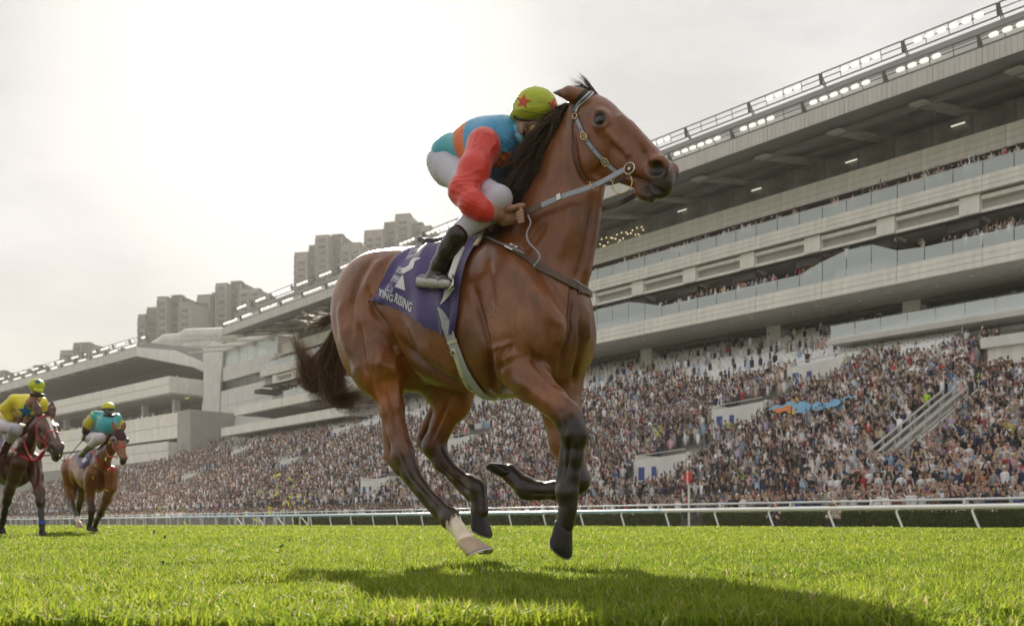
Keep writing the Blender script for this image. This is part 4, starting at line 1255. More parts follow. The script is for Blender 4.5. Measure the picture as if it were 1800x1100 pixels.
def cast(bvh, fr, px, py, miss=None):
    """the point of a surface (in the frame of fr) that the photo shows at a pixel"""
    o = fr.loc(v3(0, 0, CAMH)); d = fr.loc(at(px, py, 5.0)) - o
    hit = bvh.ray_cast(Vector(o), Vector(d).normalized())
    if hit[0] is None: return miss
    return np.array(hit[0]), np.array(hit[1])

def relief(P, Q, fr, lines):
    """muscle edges, folds and veins pressed into or raised from the skin along lines on it"""
    if not lines: return P
    bvh = BVHTree.FromPolygons(P.tolist(), Q.tolist())
    N = vnormals(P, Q)
    D = np.zeros(len(P))
    for pts, amp, sg in lines:
        w = smooth_poly(pts, max(2, len(pts) * 5)) if len(pts) > 1 else np.asarray(pts, float)
        S3 = [h[0] for h in (cast(bvh, fr, *q) for q in w) if h is not None]
        if not S3: continue
        S3 = np.array(S3)
        lo, hi = S3.min(0) - 3 * sg, S3.max(0) + 3 * sg
        m = np.nonzero(((P > lo) & (P < hi)).all(1))[0]
        d2 = np.full(len(m), 9.0); U = np.zeros(len(m))
        for i in range(max(1, len(S3) - 1)):
            a = S3[i]; b = S3[min(i + 1, len(S3) - 1)]; ab = b - a
            if np.linalg.norm(ab) > .12: continue
            t = np.clip(((P[m] - a) @ ab) / (ab @ ab + 1e-12), 0, 1)
            q = ((P[m] - a - t[:, None] * ab) ** 2).sum(1)
            u = (i + t) / max(1, len(S3) - 1)
            k = q < d2; d2[k] = q[k]; U[k] = u[k]
        fade = np.minimum(1, 4 * np.minimum(U, 1 - U) + .25) if len(S3) > 1 else 1.0
        D[m] += amp * 1.45 * fade * np.exp(-d2 / (2 * sg * sg))
    return P + N * D[:, None]

def build_horse(name, fr, spec, label, res=.008, group=None):
    S = SDF()
    s = spec.get('s', 1.0); T = v3(*spec.get('off', (0, 0, 0)))
    def t3(x, y, z): return v3(x * s, y * s, z * s) + T
    def E(c, r, k=.06, ax=None, sub=False, both=False):
        for q in ((1, -1) if both else (1,)):
            R = None
            if ax is not None:
                R = rot_to((ax[0], ax[1] * q, ax[2]), (0, 1, 0))
            S.ell(t3(c[0], c[1] * q, c[2]), v3(*r) * s, k * s, R, sub)
    # trunk
    E((-.44, 0, 1.33), (.32, .245, .270), .10)
    E((-.15, 0, 1.31), (.42, .25, .240), .10)
    E((-.02, 0, 1.40), (.30, .14, .155), .10)
    E((.07, 0, 1.155), (.45, .285, .315), .10)
    E((.30, 0, 1.12), (.33, .265, .325), .10)
    E((-.28, 0, 1.235), (.30, .240, .205), .10)
    E((-.36, .03, 1.05), (.22, .13, .17), .06)
    E((.20, 0, 1.43), (.25, .085, .165), .10)
    E((.45, 0, 1.10), (.25, .22, .27), .09)
    # quarters
    E((-.50, .125, 1.31), (.25, .135, .25), .05, both=True)
    E((-.585, .130, 1.17), (.25, .105, .125), .06, (.16, 0, -1), both=True)
    # shoulders
    E((.42, .155, 1.20), (.31, .085, .125), .05, (.52, .10, -.85), both=True)
    E((.34, .190, 1.03), (.15, .070, .105), .035, (.5, 0, .5), both=True)
    E((.52, .090, 1.02), (.165, .115, .125), .05, (.30, 0, 1), both=True)
    E((.51, .155, 1.09), (.10, .075, .12), .05, both=True)
    # neck
    nk = spec['neck']
    for (a, ra), (b, rb) in zip(nk[:-1], nk[1:]): S.cone(a, b, ra, rb, .08, (0, 1, 0), spec.get('neck_w', .60))
    for a, b, ra, rb, k, w in spec.get('neck_more', []): S.cone(a, b, ra, rb, k, (0, 1, 0), w)
    hd, hk, hR = horse_head(S, spec['poll'], spec['nose'], spec['ears'], None)
    dark = []                                        # (point, radius, weight) of the black points
    hoofs = []
    for lg in spec['legs']:
        pts = []
        for q in lg['pts']:
            y = q[3] if len(q) > 3 else lg['y']
            p = fr.px(q[0], q[1], y); pts.append((p, q[2] / fr.ppm(p)))
        S.chain(pts, lg.get('k', .028), (0, 1, 0), lg.get('w', .82))
        for (a, b, ra, rb, y, k) in lg.get('more', []):
            A, B = fr.px(*a, y), fr.px(*b, y)
            S.cone(A, B, ra / fr.ppm(A), rb / fr.ppm(B), k, (0, 1, 0), .7)
        for (c, r, ax, k) in lg.get('mass', []):
            S.ell(c, r, k, rot_to(ax, (0, 1, 0)))
        lg['P'] = pts
    for q in spec.get('prims', []): S.p.append(q)
    P, Q = S.mesh(res, 2)
    vol = np.einsum('ij,ij->i', P[Q[:, 0]], np.cross(P[Q[:, 1]], P[Q[:, 2]])).sum()
    if vol < 0: Q = Q[:, ::-1]
    P = relief(P, Q, fr, spec.get('relief', []))
    base = v3(*spec['coat'])
    C = np.tile(base, (len(P), 1))
    blk = v3(*spec.get('points', (.026, .015, .010)))
    # warmer, paler under-parts and legs above the knee, as a bay coat has
    for lg in spec['legs']:
        pts = lg['P']; i0 = lg['dark_from']
        A = np.array([p for p, r in pts])
        best = np.full(len(P), 9.0); U = np.zeros(len(P))
        for i in range(len(pts) - 1):
            a, b = A[i], A[i + 1]; ab = b - a
            t = np.clip(((P - a) @ ab) / (ab @ ab), 0, 1)
            d = np.linalg.norm(P - a - t[:, None] * ab, axis=1) - (pts[i][1] + t * (pts[i + 1][1] - pts[i][1]))
            m = d < best
            best[m] = d[m]; U[m] = (i + t)[m]
        near = 1 - sstep(best, .02, .05)
        w = near * sstep(U, i0 - lg.get('dsoft', 1.2), i0 + .5) * .95
        C += (v3(*lg.get('pt', blk)) - C) * w[:, None]
        if 'sock' in lg:
            jag = .10 * np.sin(P[:, 0] * 240 + P[:, 1] * 170) + .06 * np.sin(P[:, 1] * 420)
            w = near * sstep(U + jag, lg['sock'] - .10, lg['sock'] + .10)
            C += (v3(1.0, .96, .91) - C) * w[:, None]
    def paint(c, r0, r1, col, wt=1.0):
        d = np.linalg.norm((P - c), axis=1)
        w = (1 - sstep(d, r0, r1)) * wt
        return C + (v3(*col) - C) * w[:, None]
    mz = v3(*spec.get('muzzle', (.030, .022, .020)))
    C = paint(hd(.575, -.085), .04 * hk, .115 * hk, mz, .95)
    C = paint(hd(.535, -.145), .015 * hk, .06 * hk, mz, .9)
    for q in (1, -1):
        C = paint(hd(.52, -.058, q * .050), .022 * hk, .042 * hk, (.012, .007, .006), .97)
        for t_ in np.linspace(.44, .57, 8): C = paint(hd(t_, -.108, q * (.062 - (t_ - .44) * .12)), .004 * hk, .015 * hk, (.26, .20, .17), .6 if spec.get('lips') else 0)
        C = paint(hd(.181, -.066, q * .092), .026 * hk, .042 * hk, (.02, .013, .01), .9)
        C = paint(hd(*spec['ears'][0 if q == 1 else 1][1]), .01, .12 * hk, blk, .75)
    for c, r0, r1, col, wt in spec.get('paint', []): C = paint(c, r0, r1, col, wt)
    me = mesh_np(name, P, Q, True, [M_COAT], col=C)
    o = link(name, me); fr.place(o)
    tag(o, label, 'horse', group)
    # eyes
    for q in (1, -1):
        b = MB(); n = 28
        c = hd(.181, -.068, q * .0710); r = .0285 * hk
        th = np.linspace(.02, math.pi - .02, 17)
        vs = np.concatenate([c + r * (np.cos(t) * hR[:, 2] + np.sin(t) * (np.cos(np.arange(n)/n*2*np.pi)[:, None] * hR[:, 0] + np.sin(np.arange(n)/n*2*np.pi)[:, None] * hR[:, 1])) for t in th])
        i = np.arange(16)[:, None] * n; j = np.arange(n)[None]
        b.add(vs, np.stack([i + j, i + (j + 1) % n, i + n + (j + 1) % n, i + n + j], -1).reshape(-1, 4))
        b.build('eye', M_EYE, o, smooth=True)
    for lg in spec['legs']:
        if 'hoof' in lg:
            hf = lg['hoof']
            c = fr.px(*hf['c'], hf.get('y', lg['y'])); 
            d = v3(*hf['dn']) * hf['ln'] if 'dn' in hf else fr.px(*hf['sole'], hf.get('ys', hf.get('y', lg['y']))) - c
            make_hoof(fr, c, d, hf['fw'], hf['w'], np.linalg.norm(d), M_HOOF_PALE if hf.get('pale') else M_HOOF, o, spec.get('shoes', True))
    bvh = BVHTree.FromPolygons(P.tolist(), Q.tolist())
    return o, dict(fr=fr, hd=hd, hk=hk, hR=hR, bvh=bvh, P=P, spec=spec)
FH = Frame(-.23, 4.6, 38)
_p = FH.px
hero_spec = dict(
    lips=True, coat=(.225, .084, .030), s=1.0, off=(0, 0, 0),
    neck=[(_p(935, 500), .27), (_p(970, 400), .20), (_p(1006, 290), .135), (_p(1026, 215), .100)],
    neck_w=.58,
    neck_more=[(_p(1012, 470), _p(1042, 330), .075, .055, .05, .8), (_p(915, 400), _p(1016, 190), .065, .045, .08, .6)],
    poll=_p(1050, 154), nose=_p(1185, 283),
    ears=[((.012, -.050, .058), (-.110, -.115, .085)), ((.012, -.050, -.058), (-.11, -.10, -.09))],
    legs=[
        dict(y=-.15, dark_from=5.6, dsoft=2.2, pt=(.040, .020, .012), sock=9.35, w=.78, pts=[(662, 590, 72, -.13), (668, 645, 55), (680, 682, 29), (688, 715, 24), (699, 760, 18), (708, 798, 21), (722, 830, 16.5), (742, 858, 12), (769, 887, 11.5), (791, 911, 18), (807, 932, 12.5), (818, 948, 17)],
             more=[((674, 690), (682, 800), 9, 8.5, -.15, .010), ((684, 804), (772, 908), 8, 8.5, -.15, .009), ((683, 800), (702, 826), 11, 10, -.15, .010)],
             hoof=dict(c=(819, 950), sole=(829, 980), fw=(1, -.1, -.25), w=.118, pale=True)),
        dict(y=.14, dark_from=4.4, dsoft=2.2, pt=(.036, .019, .012), w=.78, pts=[(765, 620, 85, .12), (790, 675, 52), (796, 705, 35), (776, 748, 21), (763, 783, 22), (778, 812, 16.5), (804, 836, 12), (827, 848, 12), (838, 860, 18), (843, 882, 13.5), (843, 897, 18)],
             more=[((768, 705), (738, 772), 9, 8.5, .14, .010), ((739, 778), (826, 873), 8, 8.5, .14, .009)],
             hoof=dict(c=(842, 900), dn=(-.45, 0, -.9), ln=.075, fw=(.8, 0, -.5), w=.112)),
        dict(y=-.15, dark_from=3.3, pt=(.010, .007, .006), w=.85, pts=[(905, 640, 40, -.16), (935, 672, 35, -.16), (968, 702, 26), (998, 732, 25), (1010, 764, 23), (1009, 803, 15), (1004, 838, 14), (997, 865, 19.5), (999, 888, 14), (996, 905, 14.5), (992, 921, 18)],
             more=[((905, 660), (975, 722), 22, 15, -.19, .015), ((995, 765), (984, 862), 9, 10, -.15, .008)],
             hoof=dict(c=(991, 922), dn=(-.72, 0, -.70), ln=.078, fw=(.5, 0, -.85), w=.116)),
        dict(y=.12, dark_from=3.4, pt=(.022, .012, .009), w=.85, pts=[(985, 660, 45, .13), (985, 720, 34), (992, 775, 27), (1005, 815, 24), (1014, 845, 22), (1000, 860, 16.5), (975, 861, 15), (945, 861, 15), (925, 857, 19), (908, 842, 14), (897, 832, 17)],
             more=[((975, 868), (928, 870), 8, 9, .12, .012)],
             hoof=dict(c=(898, 834), dn=(-.30, 0, .95), ln=.070, fw=(-1, 0, .1), w=.120)),
    ],
    paint=[(_p(735, 640, -.2), .05, .15, (.10, .042, .018), .45), (_p(742, 668, .02), .05, .15, (.045, .020, .011), .8), (_p(815, 600, -.26), .03, .13, (.10, .042, .018), .5), (_p(1035, 400, 0), .04, .15, (.11, .048, .020), .5), (_p(1030, 560, 0), .05, .17, (.10, .044, .018), .5), (_p(905, 560, -.25), .03, .20, (.36, .16, .068), .45), (_p(655, 520, -.2), .04, .18, (.34, .135, .045), .4), (_p(690, 660, -.15), .06, .22, (.37, .128, .030), .7), (_p(800, 690, .14), .05, .20, (.37, .128, .030), .7), (_p(985, 740, .12), .05, .16, (.37, .128, .030), .6), (_p(1045, 180, 0), .05, .20, (.25, .10, .048), .6)],  # dark flank, girth, throat and chest tones: sweat plus shade painted in for contrast
    relief=[
        # shoulder, elbow and forearm
        ([(832, 505), (840, 540), (848, 569), (858, 602), (862, 637), (865, 673), (872, 688)], -.022, .013),
        ([(880, 600), (892, 640)], .020, .040), ([(862, 560), (874, 620)], .010, .025),
        ([(903, 604), (888, 626), (880, 650)], -.014, .010),
        ([(930, 612), (945, 640), (962, 660), (985, 682)], -.016, .011),
        ([(900, 690), (925, 702), (955, 722)], -.008, .009), ([(905, 665), (940, 690), (975, 715)], .008, .014),
        ([(880, 430), (915, 480), (960, 540), (985, 575)], .014, .030),
        ([(905, 420), (945, 470), (985, 530), (1000, 560)], -.010, .014),
        ([(860, 440), (862, 500), (870, 560)], -.006, .016),
        # chest
        ([(1006, 505), (1006, 545), (1003, 585), (993, 618), (985, 650)], -.022, .012),
        ([(1020, 545), (1022, 600), (1014, 640), (1006, 672)], -.014, .009),
        ([(985, 560), (982, 610)], .012, .022), ([(1032, 540), (1034, 600)], .010, .018),
        # neck
        ([(1042, 335), (1036, 400), (1022, 460), (1010, 500)], -.014, .014),
        ([(1010, 330), (1000, 400), (975, 470)], .010, .030),
        ([(960, 390), (930, 430), (900, 440)], -.008, .016),
        # barrel and flank
        ([(700, 622), (690, 600), (676, 572), (655, 545), (648, 515)], -.020, .015),
        ([(735, 665), (715, 640), (704, 622)], -.022, .014),
        ([(718, 560), (735, 600), (755, 640)], .008, .022), ([(745, 560), (765, 600), (790, 640)], -.005, .012),
        ([(825, 682), (788, 668), (755, 650), (726, 626), (706, 600)], -.028, .020), ([(810, 660), (770, 635), (735, 600)], .010, .025), ([(660, 640), (700, 650)], .012, .030),
        # quarters
        ([(652, 459), (634, 482), (622, 515), (616, 550), (620, 585)], -.013, .012),
        ([(672, 455), (655, 480), (640, 510)], .010, .018),
        ([(603, 525), (600, 560), (606, 595), (622, 630)], .012, .022),
        ([(630, 560), (634, 600), (640, 640), (650, 668)], -.012, .012),
        ([(655, 585), (664, 620), (668, 650)], .012, .024),
        ([(690, 450), (672, 470), (664, 500), (668, 530)], -.008, .012),
        ([(648, 662), (655, 690), (668, 720)], -.010, .009),
        ([(695, 640), (700, 690), (702, 730)], .007, .014),
        # tendons of the legs
        ([(678, 690), (688, 730), (694, 775)], -.012, .007), ([(700, 790), (710, 815), (722, 840), (750, 872), (775, 900)], -.008, .006),
        ([(712, 770), (722, 800), (730, 820)], .006, .009),
        ([(790, 700), (772, 740), (757, 775)], -.010, .008), ([(752, 785), (775, 820), (805, 848), (828, 868)], -.008, .006),
        ([(1002, 770), (997, 810), (990, 845)], -.009, .006), ([(1015, 770), (1010, 830)], .004, .007),
        ([(1000, 715), (1012, 735), (1016, 752)], .006, .010), ([(985, 715), (990, 740), (995, 760)], -.007, .008),
        ([(978, 867), (950, 868), (932, 866)], -.006, .005),
        # face
        ([(1009, 240), (1011, 275), (1020, 303), (1036, 320), (1058, 325)], -.016, .010),
        ([(1062, 224), (1082, 245), (1105, 262)], .006, .012), ([(1058, 232), (1078, 255), (1100, 275)], -.006, .010),
        ([(1100, 309), (1118, 313), (1136, 322), (1152, 334), (1170, 341)], -.013, .006),
        ([(1090, 190), (1115, 225), (1140, 258)], .004, .010), ([(1128, 262), (1134, 280), (1138, 300)], -.007, .009),
        ([(1040, 196), (1050, 194), (1064, 199)], .005, .006), ([(1040, 219), (1056, 224), (1070, 217)], .004, .006),
    ],
)
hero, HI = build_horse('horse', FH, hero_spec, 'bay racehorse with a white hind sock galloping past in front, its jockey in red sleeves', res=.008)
# ------------------------------------------------------------------ hair of the leading horse
HB = HI['bvh']; HD = HI['hd']; HK = HI['hk']

def hair_cols(R, n, a=(.065, .045, .034), b=(.28, .18, .12)):
    t = R.rand(n, 1) ** 2
    return np.array(a) * (1 - t) + np.array(b) * t

def mane_mesh(name, fr, bvh, a0, a1, n, L, flow, droop, seed, rad_=.0016, side=(-.75, .25), locks=90):
    """hair in wind-blown locks: every strand keeps near one of the locks, a few fly free"""
    R = np.random.RandomState(seed); out = []; rr = []
    lock = [(R.rand(), R.normal(size=3) * .20, L * R.uniform(.6, 1.25), R.uniform(*side)) for _ in range(locks)]
    ax = (a1 - a0) / np.linalg.norm(a1 - a0)
    up = np.array([ax[2], 0, -ax[0]]); up = up if up[0] < 0 else -up
    for i in range(n):
        s0, w, l, ph = lock[R.randint(locks)]
        if R.rand() < .11: s0, w, l, ph = R.rand(), R.normal(size=3) * .26, L * R.uniform(.8, 1.45), R.uniform(*side)
        s = float(np.clip(s0 + R.normal() * .022, 0, 1)); ph = ph + R.normal() * .10; w = w + R.normal(size=3) * .035
        A = a0 + (a1 - a0) * s
        d = up * math.cos(ph) + v3(0, 1, 0) * math.sin(ph)
        hit = bvh.ray_cast(Vector(A), Vector(d))
        if hit[0] is None: continue
        p = np.array(hit[0]) - d * .006
        l = l * R.uniform(.85, 1.1) * (.75 + .5 * math.sin(math.pi * min(1, s * 1.15)))
        p1 = p + l * .30 * (d * .8 + v3(*flow) * .5 + w * .4)
        p2 = p + l * (.75 * v3(*flow) + w * .8 + v3(0, 0, -droop * .35))
        p3 = p + l * (1.0 * v3(*flow) + w * 1.5 + v3(0, 0, -droop))
        out.append(bez(p, p1, p2, p3, 10)); rr.append(rad_ * R.uniform(.6, 1.5))
    return strands_mesh(name, out, rr, hair_cols(R, len(out)), M_HAIR)

_a0, _a1 = _p(1024, 190), _p(940, 415)
tag(link('mane', mane_mesh('mane', FH, HB, _a0, _a1, 4400, .205, (-.62, -.12, -.14), .62, 11, .0011), hero), kind='stuff')
# forelock and the wisps standing off the poll
R_ = np.random.RandomState(5); L_ = []; r_ = []
for i in range(260):
    p = HD(R_.uniform(-.02, .05), -.022, R_.uniform(-.035, .035))
    e = HD(R_.uniform(-.11, -.03), R_.uniform(-.095, -.045), R_.uniform(-.03, .06)) if i > 70 else HD(R_.uniform(-.13, -.07), R_.uniform(-.07, .0), R_.uniform(-.02, .06))
    m = (p + e) / 2 + v3(0, 0, .012)
    L_.append(bez(p, p * .5 + m * .5, m, e, 8)); r_.append(R_.uniform(.0007, .0016))
tag(link('forelock', strands_mesh('forelock', L_, r_, hair_cols(R_, len(L_)), M_HAIR), hero), kind='stuff')
# tail, blown and curled to the left
R_ = np.random.RandomState(8); L_ = []; r_ = []
g = lambda x, y: _p(x, y, .03)
def tail_lock():
    q = R_.rand(); n2 = R_.normal
    if q < .50: pts = [(606, 548), (590 + n2()*6, 600 + n2()*8), (556 + n2()*16, 652 + n2()*14), (588 + n2()*22, 712 + n2()*8 - abs(n2())*16)]
    elif q < .78: pts = [(606, 550), (596 + n2()*9, 640 + n2()*12), (556 + n2()*12, 716 + n2()*14), (535 + n2()*9, 622 + n2()*18)]
    elif q < .93: pts = [(606, 552), (600 + n2()*8, 640), (556 + n2()*14, 742 + n2()*12), (640 + n2()*10, 690 + n2()*12)]
    else: pts = [(606, 546), (590, 556 + n2()*5), (570 + n2()*10, 560 + n2()*6), (550 + n2()*13, 570 + n2()*9)]
    return np.array([g(*p) for p in pts]) + R_.normal(size=(4, 3)) * ((.003, .02, .003),) * np.array([[.5], [1], [1.4], [1.6]])
locks_ = [tail_lock() for _ in range(110)]
for i in range(5200):
    c = locks_[R_.randint(110)] if R_.rand() < .88 else tail_lock()
    c = c + R_.normal(size=(4, 3)) * np.array([[.008], [.013], [.018], [.020]])
    L_.append(bez(*c, 12)); r_.append(R_.uniform(.0006, .0014))
tag(link('tail', strands_mesh('tail', L_, r_, hair_cols(R_, len(L_), a=(.07, .042, .024), b=(.42, .24, .115)), M_HAIR), hero), kind='stuff')
# whiskers
L_ = []; r_ = []
for i in range(46):
    c = HD(R_.uniform(.50, .57), R_.uniform(-.155, -.13), R_.uniform(-.03, .03))
    e = c + v3(R_.uniform(.0, .03), R_.uniform(-.012, .012), -R_.uniform(.012, .04))
    L_.append(bez(c, c * .7 + e * .3, c * .4 + e * .6, e, 4)); r_.append(.0005)
tag(link('whiskers', strands_mesh('whiskers', L_, r_, np.tile((.35, .30, .24), (len(L_), 1)), M_HAIR), hero), kind='stuff')

# ------------------------------------------------------------------ tack
M_STRAP = mat('grey_strap', (.36, .37, .42), rough=.38, var=.12, vscale=60, bump=.15, bscale=220)
M_LEATHER = mat('dark_leather', (.045, .032, .026), rough=.38, var=.25, vscale=50, bump=.2, bscale=200)
M_BROWNLE = mat('brown_leather', (.13, .082, .055), rough=.42, var=.2, vscale=50, bump=.2, bscale=200)
M_WHITEST = mat('white_strap', (.78, .77, .74), rough=.42, var=.06, vscale=60)
M_BLUEPIPE = mat('blue_piping', (.10, .12, .22), rough=.4)
M_BRASS = mat('brass', (.66, .50, .22), rough=.25, metal=1.0, var=.1, vscale=40)
M_STEEL = mat('steel', (.62, .61, .58), rough=.2, metal=1.0, var=.08, vscale=40)

def ribbon(mb, C, Nn, w, th=.003, col=None):
    """flat strap along C with face normal Nn"""
    C = np.asarray(C); n = len(C)
    t = np.gradient(C, axis=0); t /= np.linalg.norm(t, axis=1)[:, None] + 1e-12
    Nn = np.asarray(Nn, float)
    s = np.cross(Nn, t); s /= np.linalg.norm(s, axis=1)[:, None] + 1e-12
    nn = np.cross(t, s)
    w = np.broadcast_to(np.asarray(w, float), (n,))[:, None]
    V = np.stack([C - s*w/2, C - s*w*.42 + nn*th, C + s*w*.42 + nn*th, C + s*w/2], 1).reshape(-1, 3)
    i = np.arange(n - 1)[:, None] * 4; j = np.arange(4)[None]
    F = np.stack([i + j, i + (j + 1) % 4, i + 4 + (j + 1) % 4, i + 4 + j], -1).reshape(-1, 4)
    mb.add(V, F[:, ::-1], col)
    mb.add(V[:4], [[0, 1, 2, 3]], col); mb.add(V[-4:], [[3, 2, 1, 0]], col)

def lay(pix, n=24, off=.004, bvh=None, fr=None, sm=2):
    """centre line and normals of something laid on the skin along photo pixels"""
    bvh = bvh or HB; fr = fr or FH
    w = smooth_poly(pix, n)
    r = [cast(bvh, fr, *q) for q in w]
    r = [q for q in r if q is not None]
    C = np.array([q[0] for q in r]); N = np.array([q[1] for q in r])
    for _ in range(sm):
        C[1:-1] = .25*C[:-2] + .5*C[1:-1] + .25*C[2:]; N[1:-1] = .25*N[:-2] + .5*N[1:-1] + .25*N[2:]
    N /= np.linalg.norm(N, axis=1)[:, None]
    return C + N * off, N

def strap(name, pix, w, m, parent, n=24, off=.004, th=.003):
    b = MB(); C, N = lay(pix, n, off); ribbon(b, C, N, w, th)
    return b.build(name, m, parent, smooth=False)

def ring(mb, c, nrm, r, tr, sx=1.0, n=20, ax=None):
    nrm = np.asarray(nrm, float); nrm = nrm / np.linalg.norm(nrm)
    x = np.asarray(ax, float) if ax is not None else (np.cross(nrm, v3(0, 0, 1)))
    x = x - nrm * (x @ nrm); x /= np.linalg.norm(x); y = np.cross(nrm, x)
    a = np.linspace(0, 2 * np.pi, n + 1)
    mb.tube(c + r * (np.cos(a)[:, None] * x * sx + np.sin(a)[:, None] * y), tr, 6, cap=False)

bridle = FH.place(tag(link('bridle', None), 'racing bridle of grey straps with brass buckles on the leading bay', 'bridle'))
b = MB(); C, N = lay([(1012, 198), (1018, 185), (1030, 171), (1046, 162), (1060, 161), (1070, 166)], 22, .005); ribbon(b, C, N, .020, .004)
bb = b.build('browband', M_WHITEST, bridle)
b = MB(); ribbon(b, C + N * .0045, N, .008, .002); b.build('browband_piping', M_BLUEPIPE, bb)
strap('headpiece', [(1010, 206), (1008, 194), (1011, 182), (1020, 170), (1032, 158)], .018, M_LEATHER, bridle, off=.003)
strap('cheekpiece', [(1013, 206), (1020, 222), (1028, 241), (1038, 256), (1049, 270), (1058, 279), (1066, 286), (1075, 295), (1087, 305)], .017, M_STRAP, bridle)
strap('cheekpiece_backing', [(1013, 206), (1028, 241), (1049, 270), (1066, 286), (1087, 305)], .022, M_LEATHER, bridle, off=.0025, th=.002)
strap('throatlash', [(1009, 200), (1006, 222), (1006, 250), (1009, 276), (1017, 300), (1028, 318)], .009, M_BROWNLE, bridle, off=.005)
for (x, y, r, sx, m) in ((1013, 206, .014, .8, M_BRASS), (1028, 241, .019, .62, M_BRASS), (1065, 285, .021, .62, M_BRASS)):
    c, nr = cast(HB, FH, x, y); b = MB()
    d1 = cast(HB, FH, x + 8, y + 8)[0] - c
    ring(b, c + nr * .009, nr, r * sx, .0032, 1 / sx, ax=d1)
    if sx < .7: b.bar(c + nr * .010 - d1 * .5, c + nr * .010 + d1 * .5, .003)
    b.build('buckle', m, bridle, smooth=True)
for k, (u, v) in enumerate(((1022, 228), (1034, 250), (1043, 263))):
    c, nr = cast(HB, FH, u, v); b = MB(); ring(b, c + nr * .0085, nr, .002, .001, n=8); b.build('strap_hole', M_LEATHER, bridle)
bit = FH.place(tag(link('bit', None), 'metal ring bit in the mouth of the leading bay', 'bit'))
BITC = HD(.435, -.118, .074)
b = MB(); ring(b, BITC, (0.1, -1, .1), .024, .0032); b.build('bit_ring', M_STEEL, bit, smooth=True)
BIG = HD(.455, -.172, .078)
b = MB(); ring(b, BIG, (.2, -1, .1), .043, .0026, n=28); b.build('bit_ring', M_BRASS, bit, smooth=True)
b = MB(); b.tube([HD(.435, -.118, .075), HD(.432, -.112, .0), HD(.435, -.118, -.075)], .006, 8); b.build('mouthpiece', M_STEEL, bit, smooth=True)
BITF = HD(.45, -.15, -.078)
b = MB(); ring(b, BITF, (0, 1, 0), .036, .0028, n=24); b.build('bit_ring', M_STEEL, bit, smooth=True)

# reins: near rein to the hand, ring of the running martingale, far rein under the jaw
HANDP = _p(908, 381, -.175)
reins = FH.place(tag(link('reins', None), 'grey leather reins running from the bit to the jockey hands', 'reins'))
def free_strap(name, pts, w, m, parent, nrm=(0, -1, .1), n=24, th=.003):
    b = MB(); C = smooth_poly(pts, n); ribbon(b, C, np.tile(v3(*nrm), (n, 1)), w, th); return b.build(name, m, parent)
r0 = HD(.425, -.135, .085)
mid = _p(1047, 325, -.115); mid2 = _p(985, 347, -.150)
free_strap('rein', [r0, mid, mid2, _p(950, 362, -.165)], .026, M_STRAP, reins)
free_strap('rein_grip', [_p(952, 361, -.165), _p(930, 371, -.172), HANDP, _p(893, 388, -.175)], .030, M_BROWNLE, reins)
free_strap('rein_keeper', [_p(986, 345, -.156), _p(979, 348.5, -.158)], .032, M_STEEL, reins, n=4, th=.005)
b = MB(); ring(b, mid + v3(0, -.008, -.008), (1, -.2, .4), .024, .0026, n=24); b.build('rein_ring', M_BRASS, reins, smooth=True)
free_strap('rein', [BITF, _p(1100, 352, .06), _p(1062, 366, .08), _p(1000, 385, .11), _p(945, 385, .08)], .022, M_LEATHER, reins)
free_strap('rein', [HD(.43, -.16, .05), _p(1070, 322, -.02), _p(1050, 312, .02)], .018, M_LEATHER, reins)
free_strap('rein_end', [_p(928, 378, -.20), _p(933, 392, -.215), _p(926, 410, -.225), _p(930, 426, -.235), _p(943, 440, -.235), _p(949, 452, -.24), _p(938, 469, -.245)], .0065, M_STRAP, reins, n=30, th=.002)

breast = FH.place(tag(link('breastplate', None), 'leather breastplate strap buckled across the shoulder of the leading bay', 'breastplate'))
strap('strap', [(849, 416), (862, 421), (876, 428), (890, 434)], .010, M_STRAP, breast, off=.006)
strap('chest_band', [(895, 436), (910, 446), (930, 458), (950, 469), (971, 481), (990, 492), (1012, 503), (1030, 513), (1038, 518)], .034, M_BROWNLE, breast, n=40, off=.006, th=.005)
C, N = lay([(1030, 513), (1038, 518), (1041, 520)], 8, .006); b = MB()
ribbon(b, np.concatenate([C, (C[::-1] * (1, -1, 1))]), np.concatenate([N, N[::-1] * (1, -1, 1)]), .034, .005); b.build('chest_band', M_BROWNLE, breast)
c, nr = cast(HB, FH, 898, 439); d1 = cast(HB, FH, 904, 442)[0] - c; d1 /= np.linalg.norm(d1)
b = MB(); sdv = np.cross(nr, d1)
for q in (-1, 1): b.bar(c + nr*.014 + d1*.022*q - sdv*.020, c + nr*.014 + d1*.022*q + sdv*.020, .006); b.bar(c + nr*.014 - d1*.022 + sdv*.019*q, c + nr*.014 + d1*.022 + sdv*.019*q, .006)
b.bar(c + nr*.016 - sdv*.018, c + nr*.016 + sdv*.018, .005); b.build('buckle', M_STEEL, breast)
strap('strap_tip', [(888, 434), (900, 441), (908, 445), (919, 450)], .014, M_STRAP, breast, n=10, off=.013)
b = MB(); C, N = lay([(1005, 492), (1012, 496), (1020, 502), (1030, 508)], 8, .012); ribbon(b, C, N, .006, .003); b.build('keeper', M_STRAP, breast)
c, nr = cast(HB, FH, 849, 424)
strap('pad_roll', [(851, 414), (846, 424), (838, 437)], .026, mat('cream_webbing', (.62, .58, .40), rough=.6), breast, n=10, off=.014, th=.008)

